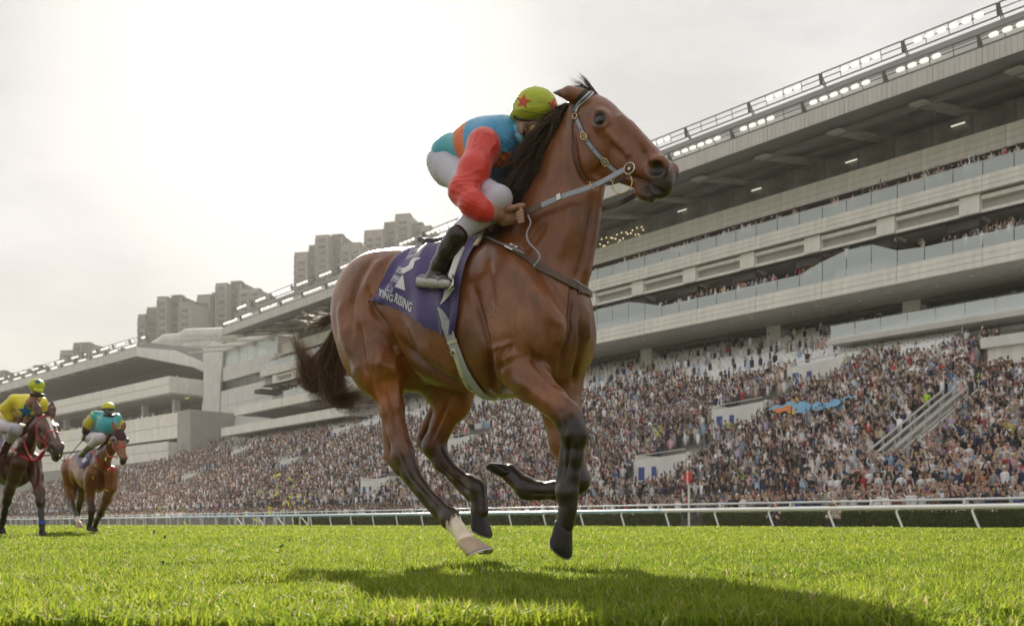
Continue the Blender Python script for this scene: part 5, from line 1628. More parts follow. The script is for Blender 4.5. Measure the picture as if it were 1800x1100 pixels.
# saddle cloth draped on the back
M_CLOTH = mat('purple_cloth', (.075, .052, .19), rough=.50, var=.16, vscale=7, bump=.12, bscale=300, sheen=.3)
M_PRINT = mat('white_print', (.80, .79, .82), rough=.55)
def coons(top, bot, lef, rig, nu, nv):
    T_, B_ = smooth_poly(top, nu), smooth_poly(bot, nu); L2, R2 = smooth_poly(lef, nv), smooth_poly(rig, nv)
    u = np.linspace(0, 1, nu)[None, :, None]; v = np.linspace(0, 1, nv)[:, None, None]
    return ((1-v)*T_[None] + v*B_[None] + (1-u)*L2[:, None] + u*R2[:, None]
            - ((1-u)*(1-v)*T_[0] + u*(1-v)*T_[-1] + (1-u)*v*B_[0] + u*v*B_[-1]))
cg = coons([(716, 440), (752, 436), (800, 424), (852, 413)],
           [(653, 529), (668, 533), (693, 540), (738, 563), (776, 585), (790, 588), (801, 585)],
           [(716, 440), (701, 455), (692, 468), (676, 497), (663, 515), (653, 529)],
           [(852, 413), (845, 423), (825, 459), (816, 501), (809, 542), (801, 585)], 72, 44)
CP = np.zeros(cg.shape[:2] + (3,)); CN = np.zeros_like(CP); ok = np.zeros(cg.shape[:2], bool)
for i in range(cg.shape[0]):
    for j in range(cg.shape[1]):
        h_ = cast(HB, FH, *cg[i, j])
        if h_ is not None: CP[i, j], CN[i, j] = h_; ok[i, j] = True
for j in range(cg.shape[1]):                     # where the top edge looks over the back, carry on round the spine
    for i in range(cg.shape[0] - 2, -1, -1):
        if not ok[i, j]:
            CP[i, j] = CP[i + 1, j] + v3(0, .012, .003); CN[i, j] = v3(0, -.3, .95); ok[i, j] = True
for _ in range(3):
    CP[1:-1, 1:-1] = .5 * CP[1:-1, 1:-1] + .125 * (CP[:-2, 1:-1] + CP[2:, 1:-1] + CP[1:-1, :-2] + CP[1:-1, 2:])
uu = np.linspace(0, 1, cg.shape[1])[None]; vv = np.linspace(0, 1, cg.shape[0])[:, None]
wave = (.014 + .012 * np.sin(uu * 17 + vv * 5) * vv ** .7 * (1 - .3 * uu) + .014 * np.exp(-((uu - .62 - .10 * vv) / .035) ** 2) * vv ** .6
        + .010 * np.exp(-((uu - .36 - .16 * vv) / .05) ** 2) + .022 * sstep(vv, .86, 1.0) * (1 - sstep(uu, .02, .26)) + .008 * np.sin(uu * 31 - vv * 9) * (vv - .2).clip(0))
CW = CP + CN * wave[..., None]
def sheet(G, th=.0035):
    b = MB(); n, m = G.shape[:2]
    gu = np.gradient(G, axis=1); gv = np.gradient(G, axis=0); nn = np.cross(gu, gv); nn /= np.linalg.norm(nn, axis=2, keepdims=True) + 1e-12
    if (nn * CN[:n, :m]).sum() < 0: nn = -nn
    i = np.arange(n - 1)[:, None] * m; j = np.arange(m - 1)[None]
    F = np.stack([i + j, i + m + j, i + m + j + 1, i + j + 1], -1).reshape(-1, 4)
    b.add((G + nn * th).reshape(-1, 3), F); b.add(G.reshape(-1, 3), F[:, ::-1])
    return b, F, (G + nn * th).reshape(-1, 3)
far = CW[::-1] * (1, -1, 1)
full = np.concatenate([far[:-1] * 1, CW], 0)
bS, FS, VS = sheet(CW)
bS2 = MB(); n_, m_ = CW.shape[:2]
top_l = CW[0]; top_r = CW[0] * (1, -1, 1); midt = (top_l + top_r) / 2 + v3(0, 0, .02)
G2 = np.stack([top_l, midt, top_r] + [CW[k] * (1, -1, 1) for k in range(2, n_, 3)], 0)
i = np.arange(len(G2) - 1)[:, None] * m_; j = np.arange(m_ - 1)[None]
bS.add(G2.reshape(-1, 3), np.stack([i + j, i + j + 1, i + m_ + j + 1, i + m_ + j], -1).reshape(-1, 4))
cloth = FH.place(bS.build('saddle_cloth', M_CLOTH, None, smooth=True))
tag(cloth, 'purple saddle cloth with white lettering blown back on the leading bay', 'saddle cloth')
CBVH = BVHTree.FromPolygons(VS.tolist(), FS.tolist())
def decal(name, verts2, faces, parent, m, off=.0022, bvh=None, fr=None):
    bvh = bvh or CBVH; fr = fr or FH
    V = []; keep = []
    for q in verts2:
        h_ = cast(bvh, fr, *q)
        V.append(h_[0] + h_[1] * off * (1 if h_[1] @ (fr.loc(v3(0,0,.22)) - h_[0]) > 0 else -1) if h_ is not None else v3(0, 0, 0)); keep.append(h_ is not None)
    F3 = [f for f in faces if all(keep[k] for k in f)]
    if not F3: return None
    me = bpy.data.meshes.new(name); me.from_pydata([tuple(v) for v in V], [], F3); me.materials.append(m)
    return link(name, me, parent)
def text2d(txt, bold=.0):
    cu = bpy.data.curves.new('t', 'FONT'); cu.body = txt; cu.size = 1.0; cu.offset = bold; cu.resolution_u = 3
    o = bpy.data.objects.new('t', cu); COL.objects.link(o)
    dg = bpy.context.evaluated_depsgraph_get(); me = bpy.data.meshes.new_from_object(o.evaluated_get(dg))
    bm = bmesh.new(); bm.from_mesh(me); bmesh.ops.triangulate(bm, faces=bm.faces)
    V = [(v.co.x, v.co.y) for v in bm.verts]; F = [tuple(v.index for v in f.verts) for f in bm.faces]
    bm.free(); bpy.data.objects.remove(o); bpy.data.curves.remove(cu)
    return np.array(V).reshape(-1, 2), F
def lettering(txt, org, ux, uy, parent, m, name='lettering', bold=.015, fit=True):
    V, F = text2d(txt, bold)
    if not len(V): return
    lo = V.min(0); hi = V.max(0)
    if fit: V = (V - lo) / (hi - lo)
    P2 = np.array(org) + V[:, :1] * np.array(ux) + V[:, 1:] * np.array(uy)
    return decal(name, P2, F, parent, m)
lettering('RISING', (693, 531), (29.5, 18.5), (3.5, -16.5), cloth, M_PRINT, bold=.02)
lettering('YING', (664.5, 519.5), (25.5, 12), (2.5, -12.5), cloth, M_PRINT, bold=.02)
for ch, (x, y), s_ in (('\u5609', (697.5, 478.5), 11), ('\u61c9', (689, 494), 13), ('\u9ad8', (678.5, 511.5), 12.5)):
    lettering(ch, (x - 2.0, y), (s_, s_ * .32), (s_ * .42, -s_ * .95), cloth, M_PRINT, bold=.0)
lettering('\u9999\u6e2f\u77ed\u9014', (717, 447.5), (26, -7), (6, -9.5), cloth, M_PRINT, bold=.0)
lettering('\u9326\u6a19', (712, 457), (25, -6), (5, -8.5), cloth, M_PRINT, bold=.0)
def poly_decal(pts, n=14, name='emblem', m=None, parent=None, bvh=None):
    """a printed patch between two pixel edges"""
    A_, B_ = smooth_poly(pts[0], n), smooth_poly(pts[1], n); k = 5
    V = np.concatenate([A_ + (B_ - A_) * t for t in np.linspace(0, 1, k)])
    F = [(a * n + i, a * n + i + 1, (a + 1) * n + i + 1, (a + 1) * n + i) for a in range(k - 1) for i in range(n - 1)]
    return decal(name, V, F, parent or cloth, m or M_PRINT, bvh=bvh)
poly_decal([[(739, 453), (728, 453.5), (722, 459), (718, 467), (706, 473)], [(739, 455), (730, 460), (727, 470), (722, 474.5), (708, 482)]])
poly_decal([[(707.5, 483.5), (694, 504)], [(709.5, 487), (713, 511)]], n=10)

# girth round the belly with its leather tab
girth = FH.place(tag(link('girth', None), 'white webbing girth passing under the belly of the leading bay', 'girth'))
M_WEB = mat('white_webbing', (.62, .63, .66), rough=.55, var=.22, vscale=420, bump=.6, bscale=420)
M_CREAM = mat('cream_leather', (.70, .66, .50), rough=.45, var=.12, vscale=30)
gl = [(779, 556), (785, 575), (792, 590), (803, 617), (816, 648), (830, 670), (842, 684), (846, 689)]
C1, N1 = lay([(772, 541), (775, 548), (779, 557), (784, 568), (789, 580)], 12, .005, bvh=CBVH)
C2, N2_ = lay([(795, 596), (803, 616), (816, 648), (830, 670), (842, 684), (846, 689)], 24, .008)
C = np.concatenate([C1, C2]); N = np.concatenate([N1, N2_])
for _ in range(4): C[8:18] = .25*C[7:17] + .5*C[8:18] + .25*C[9:19]; N[8:18] = .25*N[7:17] + .5*N[8:18] + .25*N[9:19]
b = MB(); ribbon(b, C, N, np.concatenate([np.linspace(.008, .056, 12), np.full(24, .056)]), .005)
x_end = C[-1][0]; under = [C[-1]]
for t in np.linspace(.2, 1, 9):
    h_ = HB.ray_cast(Vector((x_end, C[-1][1] * (1 - 2 * t), .66)), Vector((0, 0, 1)))
    if h_[0] is not None: under.append(np.array(h_[0]) - v3(0, 0, .007))
ribbon(b, np.array(under), np.tile(v3(0, 0, -1), (len(under), 1)), .056, .005)
b.build('webbing', M_WEB, girth)
strap('loop', [(791, 602), (800, 599), (807, 598)], .014, M_CREAM, girth, n=6, off=.015)
strap('tab', [(803, 618), (806, 630), (811, 646), (817, 664), (826, 678), (836, 685)], .022, M_CREAM, girth, n=20, off=.013, th=.004)
c, nr = cast(HB, FH, 801, 618); b = MB(); ring(b, c + nr * .016, nr, .013, .005, n=16); b.build('tab_ring', M_CREAM, girth, smooth=True)
b = MB(); b.bar(c + nr*.018 - v3(.004,0,.006), c + nr*.018 + v3(.004,0,.006), .009); b.build('stud', M_BROWNLE, girth)
strap('hook', [(812, 664), (816, 660)], .008, M_STEEL, girth, n=4, off=.018)

# freeze brand on the shoulder
M_BRAND = mat('brand_scar', (.42, .27, .16), rough=.6)
for V2 in ([(869, 526), (867.5, 531), (866.5, 535), (868, 539)],
           [(867, 534), (870.5, 535), (870.5, 538.5), (867.5, 539)], [(871.5 + 3.6 * math.cos(a), 548 + 8 * math.sin(a)) for a in np.linspace(0, 2 * math.pi, 13)]):
    strap('brand', V2, .0035, M_BRAND, hero, n=24, off=-.001, th=.0025)
# ------------------------------------------------------------------ jockey of the leading horse
M_SKIN = mat('skin', (.40, .21, .14), rough=.5, var=.1, vscale=30, attr=False, bump=.06, bscale=240)
M_SILK = mat('silks', (.5, .5, .5), rough=.30, attr=True, var=.08, vscale=22, sheen=.25)
M_BREECH = mat('white_breeches', (.60, .575, .66), rough=.55, var=.05, vscale=16, attr=False)
M_BOOT = mat('boot_leather', (.030, .024, .020), rough=.26, var=.25, vscale=18, attr=True, coat=.25)
M_SADDLE = mat('saddle_leather', (.025, .020, .018), rough=.35, var=.25, vscale=30)

def snoise(P, f, seed):
    """smooth vectorised noise, about -1..1"""
    R = np.random.RandomState(seed); o = np.zeros(len(P))
    for k in range(7):
        d = R.normal(size=3); d *= f * R.uniform(.6, 1.6) / np.linalg.norm(d)
        o += np.sin(P @ d + R.uniform(0, 6.28))
    return o / 2.6

def wrinkle_fn(P, N, folds):
    """cloth folds: sharp-edged, wandering creases across given directions, each set fading away from its centre"""
    D = np.zeros(len(P))
    for i, (c, dr, wl, amp, rad_, ph) in enumerate(folds):
        d = P - v3(*c); x = d @ (v3(*dr) / np.linalg.norm(dr))
        x = x + wl * (.55 * snoise(P, 14, 50 + i) + .18 * snoise(P, 45, 80 + i))
        s_ = np.sin(x / wl * 2 * np.pi + ph)
        cr = 1.15 - 2.1 * np.abs(s_) ** .55 if amp > 0 else s_
        mask = np.clip(.55 + .6 * snoise(P, 22, 110 + i), 0, 1.1)
        D += .55 * abs(amp) * cr * mask * np.exp(-(d ** 2).sum(1) / (2 * rad_ ** 2))
    return P + N * D[:, None]

def garment(name, S, h, m, parent, colf=None, folds=(), smooth=2):
    P, Q = S.mesh(h, smooth)
    if np.einsum('ij,ij->i', P[Q[:, 0]], np.cross(P[Q[:, 1]], P[Q[:, 2]])).sum() < 0: Q = Q[:, ::-1]
    if len(folds): P = wrinkle_fn(P, vnormals(P, Q), folds)
    C = colf(P) if colf else np.tile((1., 1, 1), (len(P), 1))
    return link(name, mesh_np(name, P, Q, True, [m], col=C), parent), P, Q

def pr(fr, x, y, yl, r):
    p = fr.px(x, y, yl); return (p, r / fr.ppm(p))

jock = FH.place(empty('person', label='jockey in blue silks, red sleeves and lime cap, crouched over the leading bay', cat='jockey'))
def q_(x, y, yl, r): return pr(FH, x, y, yl, r)
# body: head, neck, trunk, arms, hands and legs as one skin
S = SDF()
hc = _p(938, 214, .01)
S.ell(hc, (.085, .072, .095), .02)
S.chain([q_(935, 224, .01, 23), q_(944, 244, -.005, 17), q_(952, 254, -.01, 10)], .03, (0, 1, 0), .85)
S.chain([q_(957, 222, .01, 9), q_(966, 236, .005, 7)], .015)
S.ell(_p(917, 226, -.074), (.016, .010, .028), .01)
S.chain([q_(928, 236, .01, 20), q_(908, 246, .01, 24), q_(880, 258, .01, 38), q_(830, 275, .01, 34), q_(792, 290, .0, 26)], .05)
for sgn in (-1, 1):
    sh = (q_(860, 262, -.17, 15) if sgn < 0 else q_(895, 262, .18, 15))
    if sgn < 0: arm = [sh, q_(830, 305, -.26, 13), q_(810, 345, -.32, 13), q_(838, 362, -.32, 12.5), q_(864, 376, -.265, 11), q_(878, 380, -.215, 11)]
    else: arm = [sh, q_(890, 300, .23, 13), q_(888, 338, .24, 13), q_(912, 352, .17, 11), q_(928, 360, .10, 10), q_(936, 364, .07, 10)]
    S.chain(arm, .02)
    if sgn < 0:   # near hand: palm and five fingers closed round the rein
        S.chain([q_(880, 380, -.19, 12), q_(898, 376, -.175, 14)], .015, (0, 1, 0), .75)
        S.chain([q_(886, 388, -.185, 10), q_(902, 384, -.17, 10)], .012)
        for k in range(4):
            a = 1 - .07 * abs(k - 1)
            S.chain([q_(900 + 1.5*k, 365 + 6.8*k, -.178, 4.6*a), q_(914 + 1.0*k, 366 + 6.5*k, -.194, 3.9*a), q_(918 + .4*k, 371.5 + 6.1*k, -.212, 3.5*a), q_(909 + k, 375 + 5.6*k, -.220, 3.2*a)], .002)
        S.chain([q_(886, 371, -.20, 6), q_(901, 366, -.212, 5.2), q_(914, 362, -.205, 4.6), q_(921, 361, -.195, 3.8)], .006)
    else:
        S.chain([q_(934, 364, .07, 11), q_(946, 366, .06, 12)], .015, (0, 1, 0), .75)
        for k in range(4): S.chain([q_(946 + k, 357 + 6*k, .055, 5), q_(957 + k, 359 + 6*k, .045, 4.6), q_(956 + k, 366 + 5*k, .03, 4)], .004)
        S.chain([q_(938, 358, .045, 5.5), q_(952, 353, .04, 4.6), q_(960, 353, .04, 3.8)], .006)
LEGN = [q_(790, 298, -.10, 20), q_(824, 322, -.20, 22), q_(878, 350, -.215, 16), q_(843, 380, -.262, 14), q_(800, 420, -.31, 12), q_(776, 462, -.325, 10), q_(760, 490, -.32, 9)]
LEGF = [q_(800, 298, .10, 20), q_(860, 318, .22, 22), q_(912, 346, .26, 17), q_(868, 400, .31, 14), q_(845, 450, .33, 11)]
S.chain(LEGN, .03).chain(LEGF, .03)
garment('body', S, .0048, M_SKIN, jock, smooth=1)
# breeches
S = SDF()
S.ell(_p(794, 292, 0), (.100, .145, .092), .05, rot_to((.6, 0, -.5)))
for q in (-1, 1): S.ell(_p(789 + (0 if q < 0 else 8), 294, q*.072), (.092, .080, .090), .03)
S.chain([q_(792, 298, -.09, 28), q_(826, 324, -.19, 27), q_(878, 349, -.212, 20.5), q_(843, 379, -.262, 20.5), q_(806, 411, -.318, 18.5)], .03)
S.chain([q_(800, 300, .10, 31), q_(860, 318, .21, 27), q_(908, 344, .255, 25), q_(880, 385, .30, 20), q_(862, 412, .32, 17)], .03)
bf = [(_p(772, 300, -.1), (.25, 0, 1), .034, .0028, .10, .3), (_p(800, 300, -.15), (.8, -.3, .7), .045, .004, .09, 1.2), (_p(850, 350, -.24), (.7, 0, -.7), .020, .003, .05, 2), (_p(905, 345, .2), (.8, 0, -.4), .03, .003, .08, .5), (_p(818, 398, -.34), (.5, 0, 1), .04, .002, .05, 0)]
garment('breeches', S, .0065, M_BREECH, jock, folds=bf)
# silks: body and sleeves
S = SDF()
S.ell(_p(878, 264, .01), (.170, .185, .138), .06, rot_to((.9, 0, .30)))
S.ell(_p(843, 263, .01), (.155, .170, .118), .06, rot_to((.9, 0, .42)))
S.ell(_p(804, 274, .0), (.110, .150, .092), .05, rot_to((.9, 0, .5)))
S.ell(_p(872, 292, .01), (.13, .15, .09), .05, rot_to((.9, 0, .2)))
S.chain([q_(900, 240, .01, 28), q_(917, 243, .01, 18)], .03)
BLUE, TEAL, ORNG, RED = v3(.07, .36, .62), v3(.09, .47, .58), v3(.85, .19, .04), v3(.76, .050, .032)
def silk_col(P):
    C = np.tile(BLUE, (len(P), 1))
    ax = (_p(905, 230, 0) - _p(790, 280, 0)); ln = np.linalg.norm(ax); ax /= ln
    t = ((P - _p(790, 280, 0)) @ ax) / ln
    C += (TEAL - C) * (1 - sstep(t, .45, .55))[:, None]
    low = (P - _p(880, 264, 0)) @ v3(.25, 0, -1)
    band = sstep(t, .40, .415) * (1 - sstep(t, .565, .58)) * (low < .085)
    C += (ORNG - C) * band[:, None]
    b2 = sstep(low, .080, .086) * (1 - sstep(low, .122, .128))
    C += (ORNG * .95 - C) * b2[:, None]
    far_ = sstep(P[:, 1], .045, .05) * sstep(t, .62, .63)
    C += (ORNG - C) * far_[:, None]
    return C
sf = [(_p(900, 245, -.14), (.75, .1, .75), .050, .010, .10, .4), (_p(885, 280, -.14), (.75, .2, .7), .045, .010, .09, 2.), (_p(820, 265, -.1), (.55, 0, -.8), .034, .005, .09, 1.), (_p(795, 275, -.08), (1, 0, .5), .026, .004, .06, 0), (_p(870, 300, -.1), (.2, 0, 1), .03, .005, .08, .8), (_p(845, 235, -.06), (.9, .2, .3), .03, .004, .06, .3)]
silk, _, _ = garment('silks', S, .0055, M_SILK, jock, silk_col, sf)
S = SDF()
S.ell(_p(850, 260, -.160), (.078, .070, .088), .04)
S.chain([q_(849, 258, -.175, 28), q_(833, 300, -.255, 27), q_(814, 336, -.315, 24.5), q_(831, 358, -.325, 22), q_(848, 370, -.30, 18), q_(857, 375, -.28, 13.5)], .03)
rf = [(_p(812, 338, -.34), (.55, 0, 1), .044, .007, .065, .2), (_p(838, 300, -.28), (-.9, .2, .8), .075, .0055, .10, 1.4), (_p(852, 374, -.30), (.35, 0, -.93), .016, .005, .035, .6), (_p(838, 362, -.27), (.6, 0, -.8), .028, .005, .05, 2.), (_p(858, 262, -.2), (.9, 0, .2), .075, .006, .07, .9)]
garment('sleeve', S, .0048, M_SILK, jock, lambda P: np.tile(RED, (len(P), 1)), rf, smooth=1)
S = SDF()
S.chain([q_(898, 258, .165, 30), q_(893, 298, .22, 30), q_(891, 330, .235, 29), q_(908, 348, .18, 24), q_(922, 356, .125, 14)], .03)
garment('sleeve', S, .008, M_SILK, jock, lambda P: np.tile(RED, (len(P), 1)), [(_p(893, 310, .2), (.2, 0, 1), .05, .006, .1, .3)])
# collar
S = SDF(); S.chain([q_(908, 228, -.045, 8), q_(913, 242, -.068, 6.5), q_(918, 251, -.062, 4.5)], .01).chain([q_(908, 228, -.045, 10), q_(912, 224, .03, 10)], .01)
garment('collar', S, .005, M_SILK, jock, lambda P: np.tile((.16, .40, .55), (len(P), 1)))
# boots
def boot_col(P):
    C = np.tile((.030, .022, .018), (len(P), 1)); return C
S = SDF()
S.chain([q_(804, 414, -.332, 19.5), q_(789, 440, -.330, 18.5), q_(774, 466, -.326, 15.5), q_(764, 484, -.322, 14)], .02)
S.chain([q_(742, 492, -.310, 10), q_(762, 491, -.335, 11.5), q_(781, 494, -.365, 10), q_(791, 497, -.378, 7)], .015)
boots_f = [(_p(762, 474, -.33), (.2, 0, 1), .034, .006, .035, .3)]
bo, _, _ = garment('boot', S, .005, M_BOOT, jock, boot_col, boots_f)
S = SDF(); S.chain([q_(862, 412, .322, 17), q_(850, 448, .33, 15), q_(842, 480, .32, 12)], .02).chain([q_(828, 486, .32, 9), q_(858, 488, .36, 8)], .02)
garment('boot', S, .008, M_BOOT, jock, boot_col)
M_SHOEW = mat('grey_shoe', (.52, .51, .50), rough=.3, var=.25, vscale=40, bump=.2, bscale=60)
S = SDF(); S.chain([q_(741, 494, -.310, 10.5), q_(762, 494, -.337, 11.5), q_(781, 496, -.368, 9.5), q_(790, 498, -.380, 7)], .012)
garment('shoe_cover', S, .005, M_SHOEW, jock, None, [(_p(760, 490, -.35), (1, 0, -.6), .024, .0016, .06, 0)])
b = MB(); b.tube([FH.px(732, 503, -.30), FH.px(762, 506, -.335), FH.px(786, 505, -.375)], .007, 6); b.build('sole', M_LEATHER, jock, smooth=True)
# helmet with its silk cover
M_CAP = mat('lime_silk', (.50, .56, .035), rough=.42, var=.10, vscale=26, bump=.35, bscale=38)
S = SDF()
S.ell(_p(940, 191, .0), (.106, .098, .088), .02)
S.ell(_p(936, 205, .0), (.104, .098, .036), .02, rot_to((1, 0, -.05)))
hf = [(_p(915, 190, -.08), (.3, .3, 1), .030, .002, .06, 0), (_p(945, 205, -.1), (1, 0, .2), .018, .002, .06, .5), (_p(940, 170, -.05), (.8, .2, -.3), .034, .0022, .07, 1.)]
cap, cP, cQ = garment('cap', S, .005, M_CAP, jock, None, hf)
capb = BVHTree.FromPolygons(cP.tolist(), cQ.tolist())
C, N = lay([(903.5, 203), (909, 208), (920, 210.5), (935, 211.5), (950, 212), (962, 212)], 20, .003, bvh=capb)
b = MB(); ribbon(b, C, N, .012, .003); b.build('cap_band', M_LEATHER, cap)
star = [(920 + (14.5 if k % 2 == 0 else 5.6) * math.sin(math.radians(36 * k + 12)), 179 - (14.5 if k % 2 == 0 else 5.6) * math.cos(math.radians(36 * k + 12))) for k in range(10)]
def star_mesh(pts, cx, cy, name='star', bvh=capb, parent=cap, m=None, fr=None):
    V = [(cx, cy)]; F = []; n = len(pts); rings = 5
    for r in range(1, rings + 1):
        for p in pts: V.append((cx + (p[0] - cx) * r / rings, cy + (p[1] - cy) * r / rings))
    for k in range(n): F.append((0, 1 + k, 1 + (k + 1) % n))
    for r in range(rings - 1):
        for k in range(n): F.append((1 + r*n + k, 1 + (r+1)*n + k, 1 + (r+1)*n + (k+1) % n, 1 + r*n + (k+1) % n))
    return decal(name, V, F, parent, m, off=.0028, bvh=bvh, fr=fr)
M_STAR = mat('red_star', (.66, .075, .03), rough=.5)
star_mesh(star, 920, 179, m=M_STAR)
st2 = [(973 + (12 if k % 2 == 0 else 4.6) * math.sin(math.radians(36 * k)), 184 - (12 if k % 2 == 0 else 4.6) * math.cos(math.radians(36 * k))) for k in range(10)]
star_mesh(st2, 973, 184, m=M_STAR)
b = MB(); c = _p(941, 157.5, 0); b.tube([c, c + v3(0, 0, .012)], .009, 8); b.build('cap_button', M_CAP, cap, smooth=True)
# chin harness and its badge
strapb = MB(); ribbon(strapb, smooth_poly([_p(921, 214, -.085), _p(924, 228, -.084), _p(930, 242, -.066), _p(944, 252, -.04)], 14), np.tile(v3(0, -1, 0), (14, 1)), .012, .003)
strapb.build('chin_strap', M_BROWNLE, cap)
b = MB(); c = _p(938, 226.5, -.088); an = np.arange(16) / 16 * 2 * np.pi
b.tube([c, c + v3(.0, -.006, 0)], .0135, 16); b.build('badge', mat('yellow_badge', (.66, .50, .10), rough=.4), cap)
# saddle and stirrup
sad = FH.place(tag(link('saddle', None), 'small black racing saddle under the jockey in red sleeves', 'saddle'))
S = SDF()
S.chain([q_(738, 421, -.03, 5), q_(752, 428, -.03, 7), q_(790, 425, -.0, 12), q_(840, 408, .0, 12), q_(868, 396, -.02, 10)], .03)
S.chain([q_(738, 421, .05, 5), q_(752, 428, .05, 7), q_(790, 425, .04, 12)], .03)
garment('seat', S, .008, M_SADDLE, sad)
S = SDF(); S.chain([q_(864, 402, -.11, 7), q_(873, 393, -.115, 12), q_(881, 386, -.11, 8)], .02); garment('pommel_roll', S, .006, M_BROWNLE, sad)
b = MB(); ribbon(b, smooth_poly([_p(816, 421, -.27), _p(836, 408, -.24), _p(852, 398, -.20), _p(868, 390, -.15)], 12), np.tile(v3(.2, -1, .5), (12, 1)), .035, .004); b.build('flap', M_CREAM, sad)
b = MB(); ribbon(b, smooth_poly([_p(818, 424, -.275), _p(838, 411, -.245), _p(853, 402, -.205)], 12), np.tile(v3(.2, -1, .5), (12, 1)), .008, .005); b.build('flap_edge', M_LEATHER, sad)
sti = FH.place(tag(link('stirrup', None), 'pale stirrup leather and iron round the near boot of the jockey in red sleeves', 'stirrup'))
b = MB(); ribbon(b, smooth_poly([_p(812, 433, -.315), _p(803, 455, -.330), _p(795, 478, -.345), _p(790, 494, -.36)], 16), np.tile(v3(.3, -1, .1), (16, 1)), .030, .004); b.build('stirrup_leather', M_WHITEST, sti)
b = MB(); b.tube(smooth_poly([_p(778, 505, -.30), _p(785, 491, -.31), _p(795, 482, -.345), _p(797, 492, -.39), _p(792, 507, -.40), _p(778, 506, -.31)], 26), .0055, 6); b.build('stirrup_iron', M_STEEL, sti, smooth=True)
b = MB(); C, N = lay([(796, 504), (789, 514), (782, 524), (775, 536)], 8, .010, bvh=CBVH); ribbon(b, C, N, np.linspace(.052, .004, len(C)), .004); b.build('pad_lining', M_WHITEST, sti)
# ------------------------------------------------------------------ the two horses behind, their tack and riders
M_REDST = mat('red_strap', (.55, .03, .045), rough=.45, var=.12, vscale=30)
def follower(fr, spec, label, tl):
    o, I = build_horse('horse', fr, spec, label, res=.014)
    bv = I['bvh']
    R = np.random.RandomState(2)
    a0, a1 = fr.px(*spec['crest'][0]), fr.px(*spec['crest'][1])
    tag(link('mane', mane_mesh('mane', fr, bv, a0, a1, 500, .17, (-.75, -.1, -.1), .5, 5, .003), o), kind='stuff')
    L_ = []
    hd, hk = I['hd'], I['hk']
    for i in range(60):
        p = hd(R.uniform(-.02, .04), -.02, R.uniform(-.03, .03)); e = hd(R.uniform(.03, .12), .02, R.uniform(-.03, .03))
        L_.append(bez(p, p*.6 + e*.4 + v3(0, 0, .02), p*.3 + e*.7 + v3(0, 0, .02), e, 5))
    tag(link('forelock', strands_mesh('forelock', L_, np.full(60, .002), hair_cols(R, 60), M_HAIR), o), kind='stuff')
    dk = v3(-.84, 0, 1.38); L_ = []
    for i in range(260):
        w = R.normal(size=3) * .05
        L_.append(bez(dk + w*.3, dk + v3(-.22, 0, .02) + w, dk + v3(-.38, 0, -.25) + w*1.6, dk + v3(-.46, 0, -.62) + w*2.4, 7))
    tag(link('tail', strands_mesh('tail', L_, np.full(260, .004), hair_cols(R, 260), M_HAIR), o), kind='stuff')
    return o, I
def laid(I, fr, name, pix, w, m, par, n=20, off=.006, th=.005):
    C, N = lay(pix, n, off, bvh=I['bvh'], fr=fr)
    b = MB(); ribbon(b, C, N, w, th); return b.build(name, m, par)
def ps(fr, *q): return [pr(fr, *k) for k in q]

FA = Frame(-8.22, 15.8, 50)
a_ = FA.px
specA = dict(coat=(.095, .034, .016), s=1.0, points=(.012, .009, .008), muzzle=(.02, .014, .012), shoes=False,
    neck=[(a_(30, 806), .27), (a_(46, 780), .20), (a_(60, 757), .14), (a_(70, 738), .105)], crest=[(72, 734), (38, 775)],
    poll=a_(80, 722), nose=a_(103, 779), ears=[((.0, -.03, .055), (-.115, .045, .075)), ((.0, -.03, -.055), (-.115, .045, -.075))],
    legs=[dict(y=.13, dark_from=3, k=.06, pts=[(58, 812, 17), (64, 838, 13), (69, 862, 10), (71, 881, 8), (72, 902, 5.2), (73.5, 918, 5.2), (74, 930, 6)], hoof=dict(c=(74, 933), dn=(.1, 0, -1), ln=.08, fw=(1, 0, 0), w=.125)),
          dict(y=-.13, dark_from=3, k=.06, pts=[(34, 812, 17), (25, 838, 13), (16, 862, 10), (12, 880, 8), (8, 900, 5.2), (5, 915, 5.6), (3, 924, 5.5)], hoof=dict(c=(2.5, 926), dn=(-.3, 0, -1), ln=.08, fw=(1, 0, -.2), w=.125)),
          dict(y=-.13, dark_from=2, pts=[(-56, 822, 24), (-58, 850, 13), (-70, 878, 7), (-62, 905, 5.5), (-56, 926, 6)], hoof=dict(c=(-55, 928), dn=(0, 0, -1), ln=.08, fw=(1, 0, 0), w=.12)),
          dict(y=.13, dark_from=2, pts=[(-20, 826, 24), (-22, 855, 13), (-34, 884, 7), (-30, 908, 5.5), (-26, 928, 6)], hoof=dict(c=(-25, 930), dn=(0, 0, -1), ln=.08, fw=(1, 0, 0), w=.12))],
    relief=[([(66, 815), (64, 840), (60, 855)], -.02, .02), ([(86, 752), (95, 768)], .008, .02)])
specA['paint'] = []
hA, IA = follower(FA, specA, 'dark brown horse with a white blaze and red bridle following at the left', 1)
def face_patch(I, fr, par, t0, t1, w0, w1, m):
    b = MB(); C = np.array([I['hd'](t, .06) for t in np.linspace(t0, t1, 10)]); pts = []; ns = []
    dn = (I['hd'](.2, -.1) - I['hd'](.2, .06)); dn /= np.linalg.norm(dn)
    for c in C:
        h_ = I['bvh'].ray_cast(Vector(c), Vector(dn))
        if h_[0] is not None: pts.append(np.array(h_[0]) - dn*.003); ns.append(-dn)
    ribbon(b, np.array(pts), np.array(ns), np.linspace(w0, w1, len(pts)), .004); return b.build('blaze', m, par)
face_patch(IA, FA, hA, .10, .42, .055, .018, mat('white_blaze', (.72, .68, .62), rough=.7))

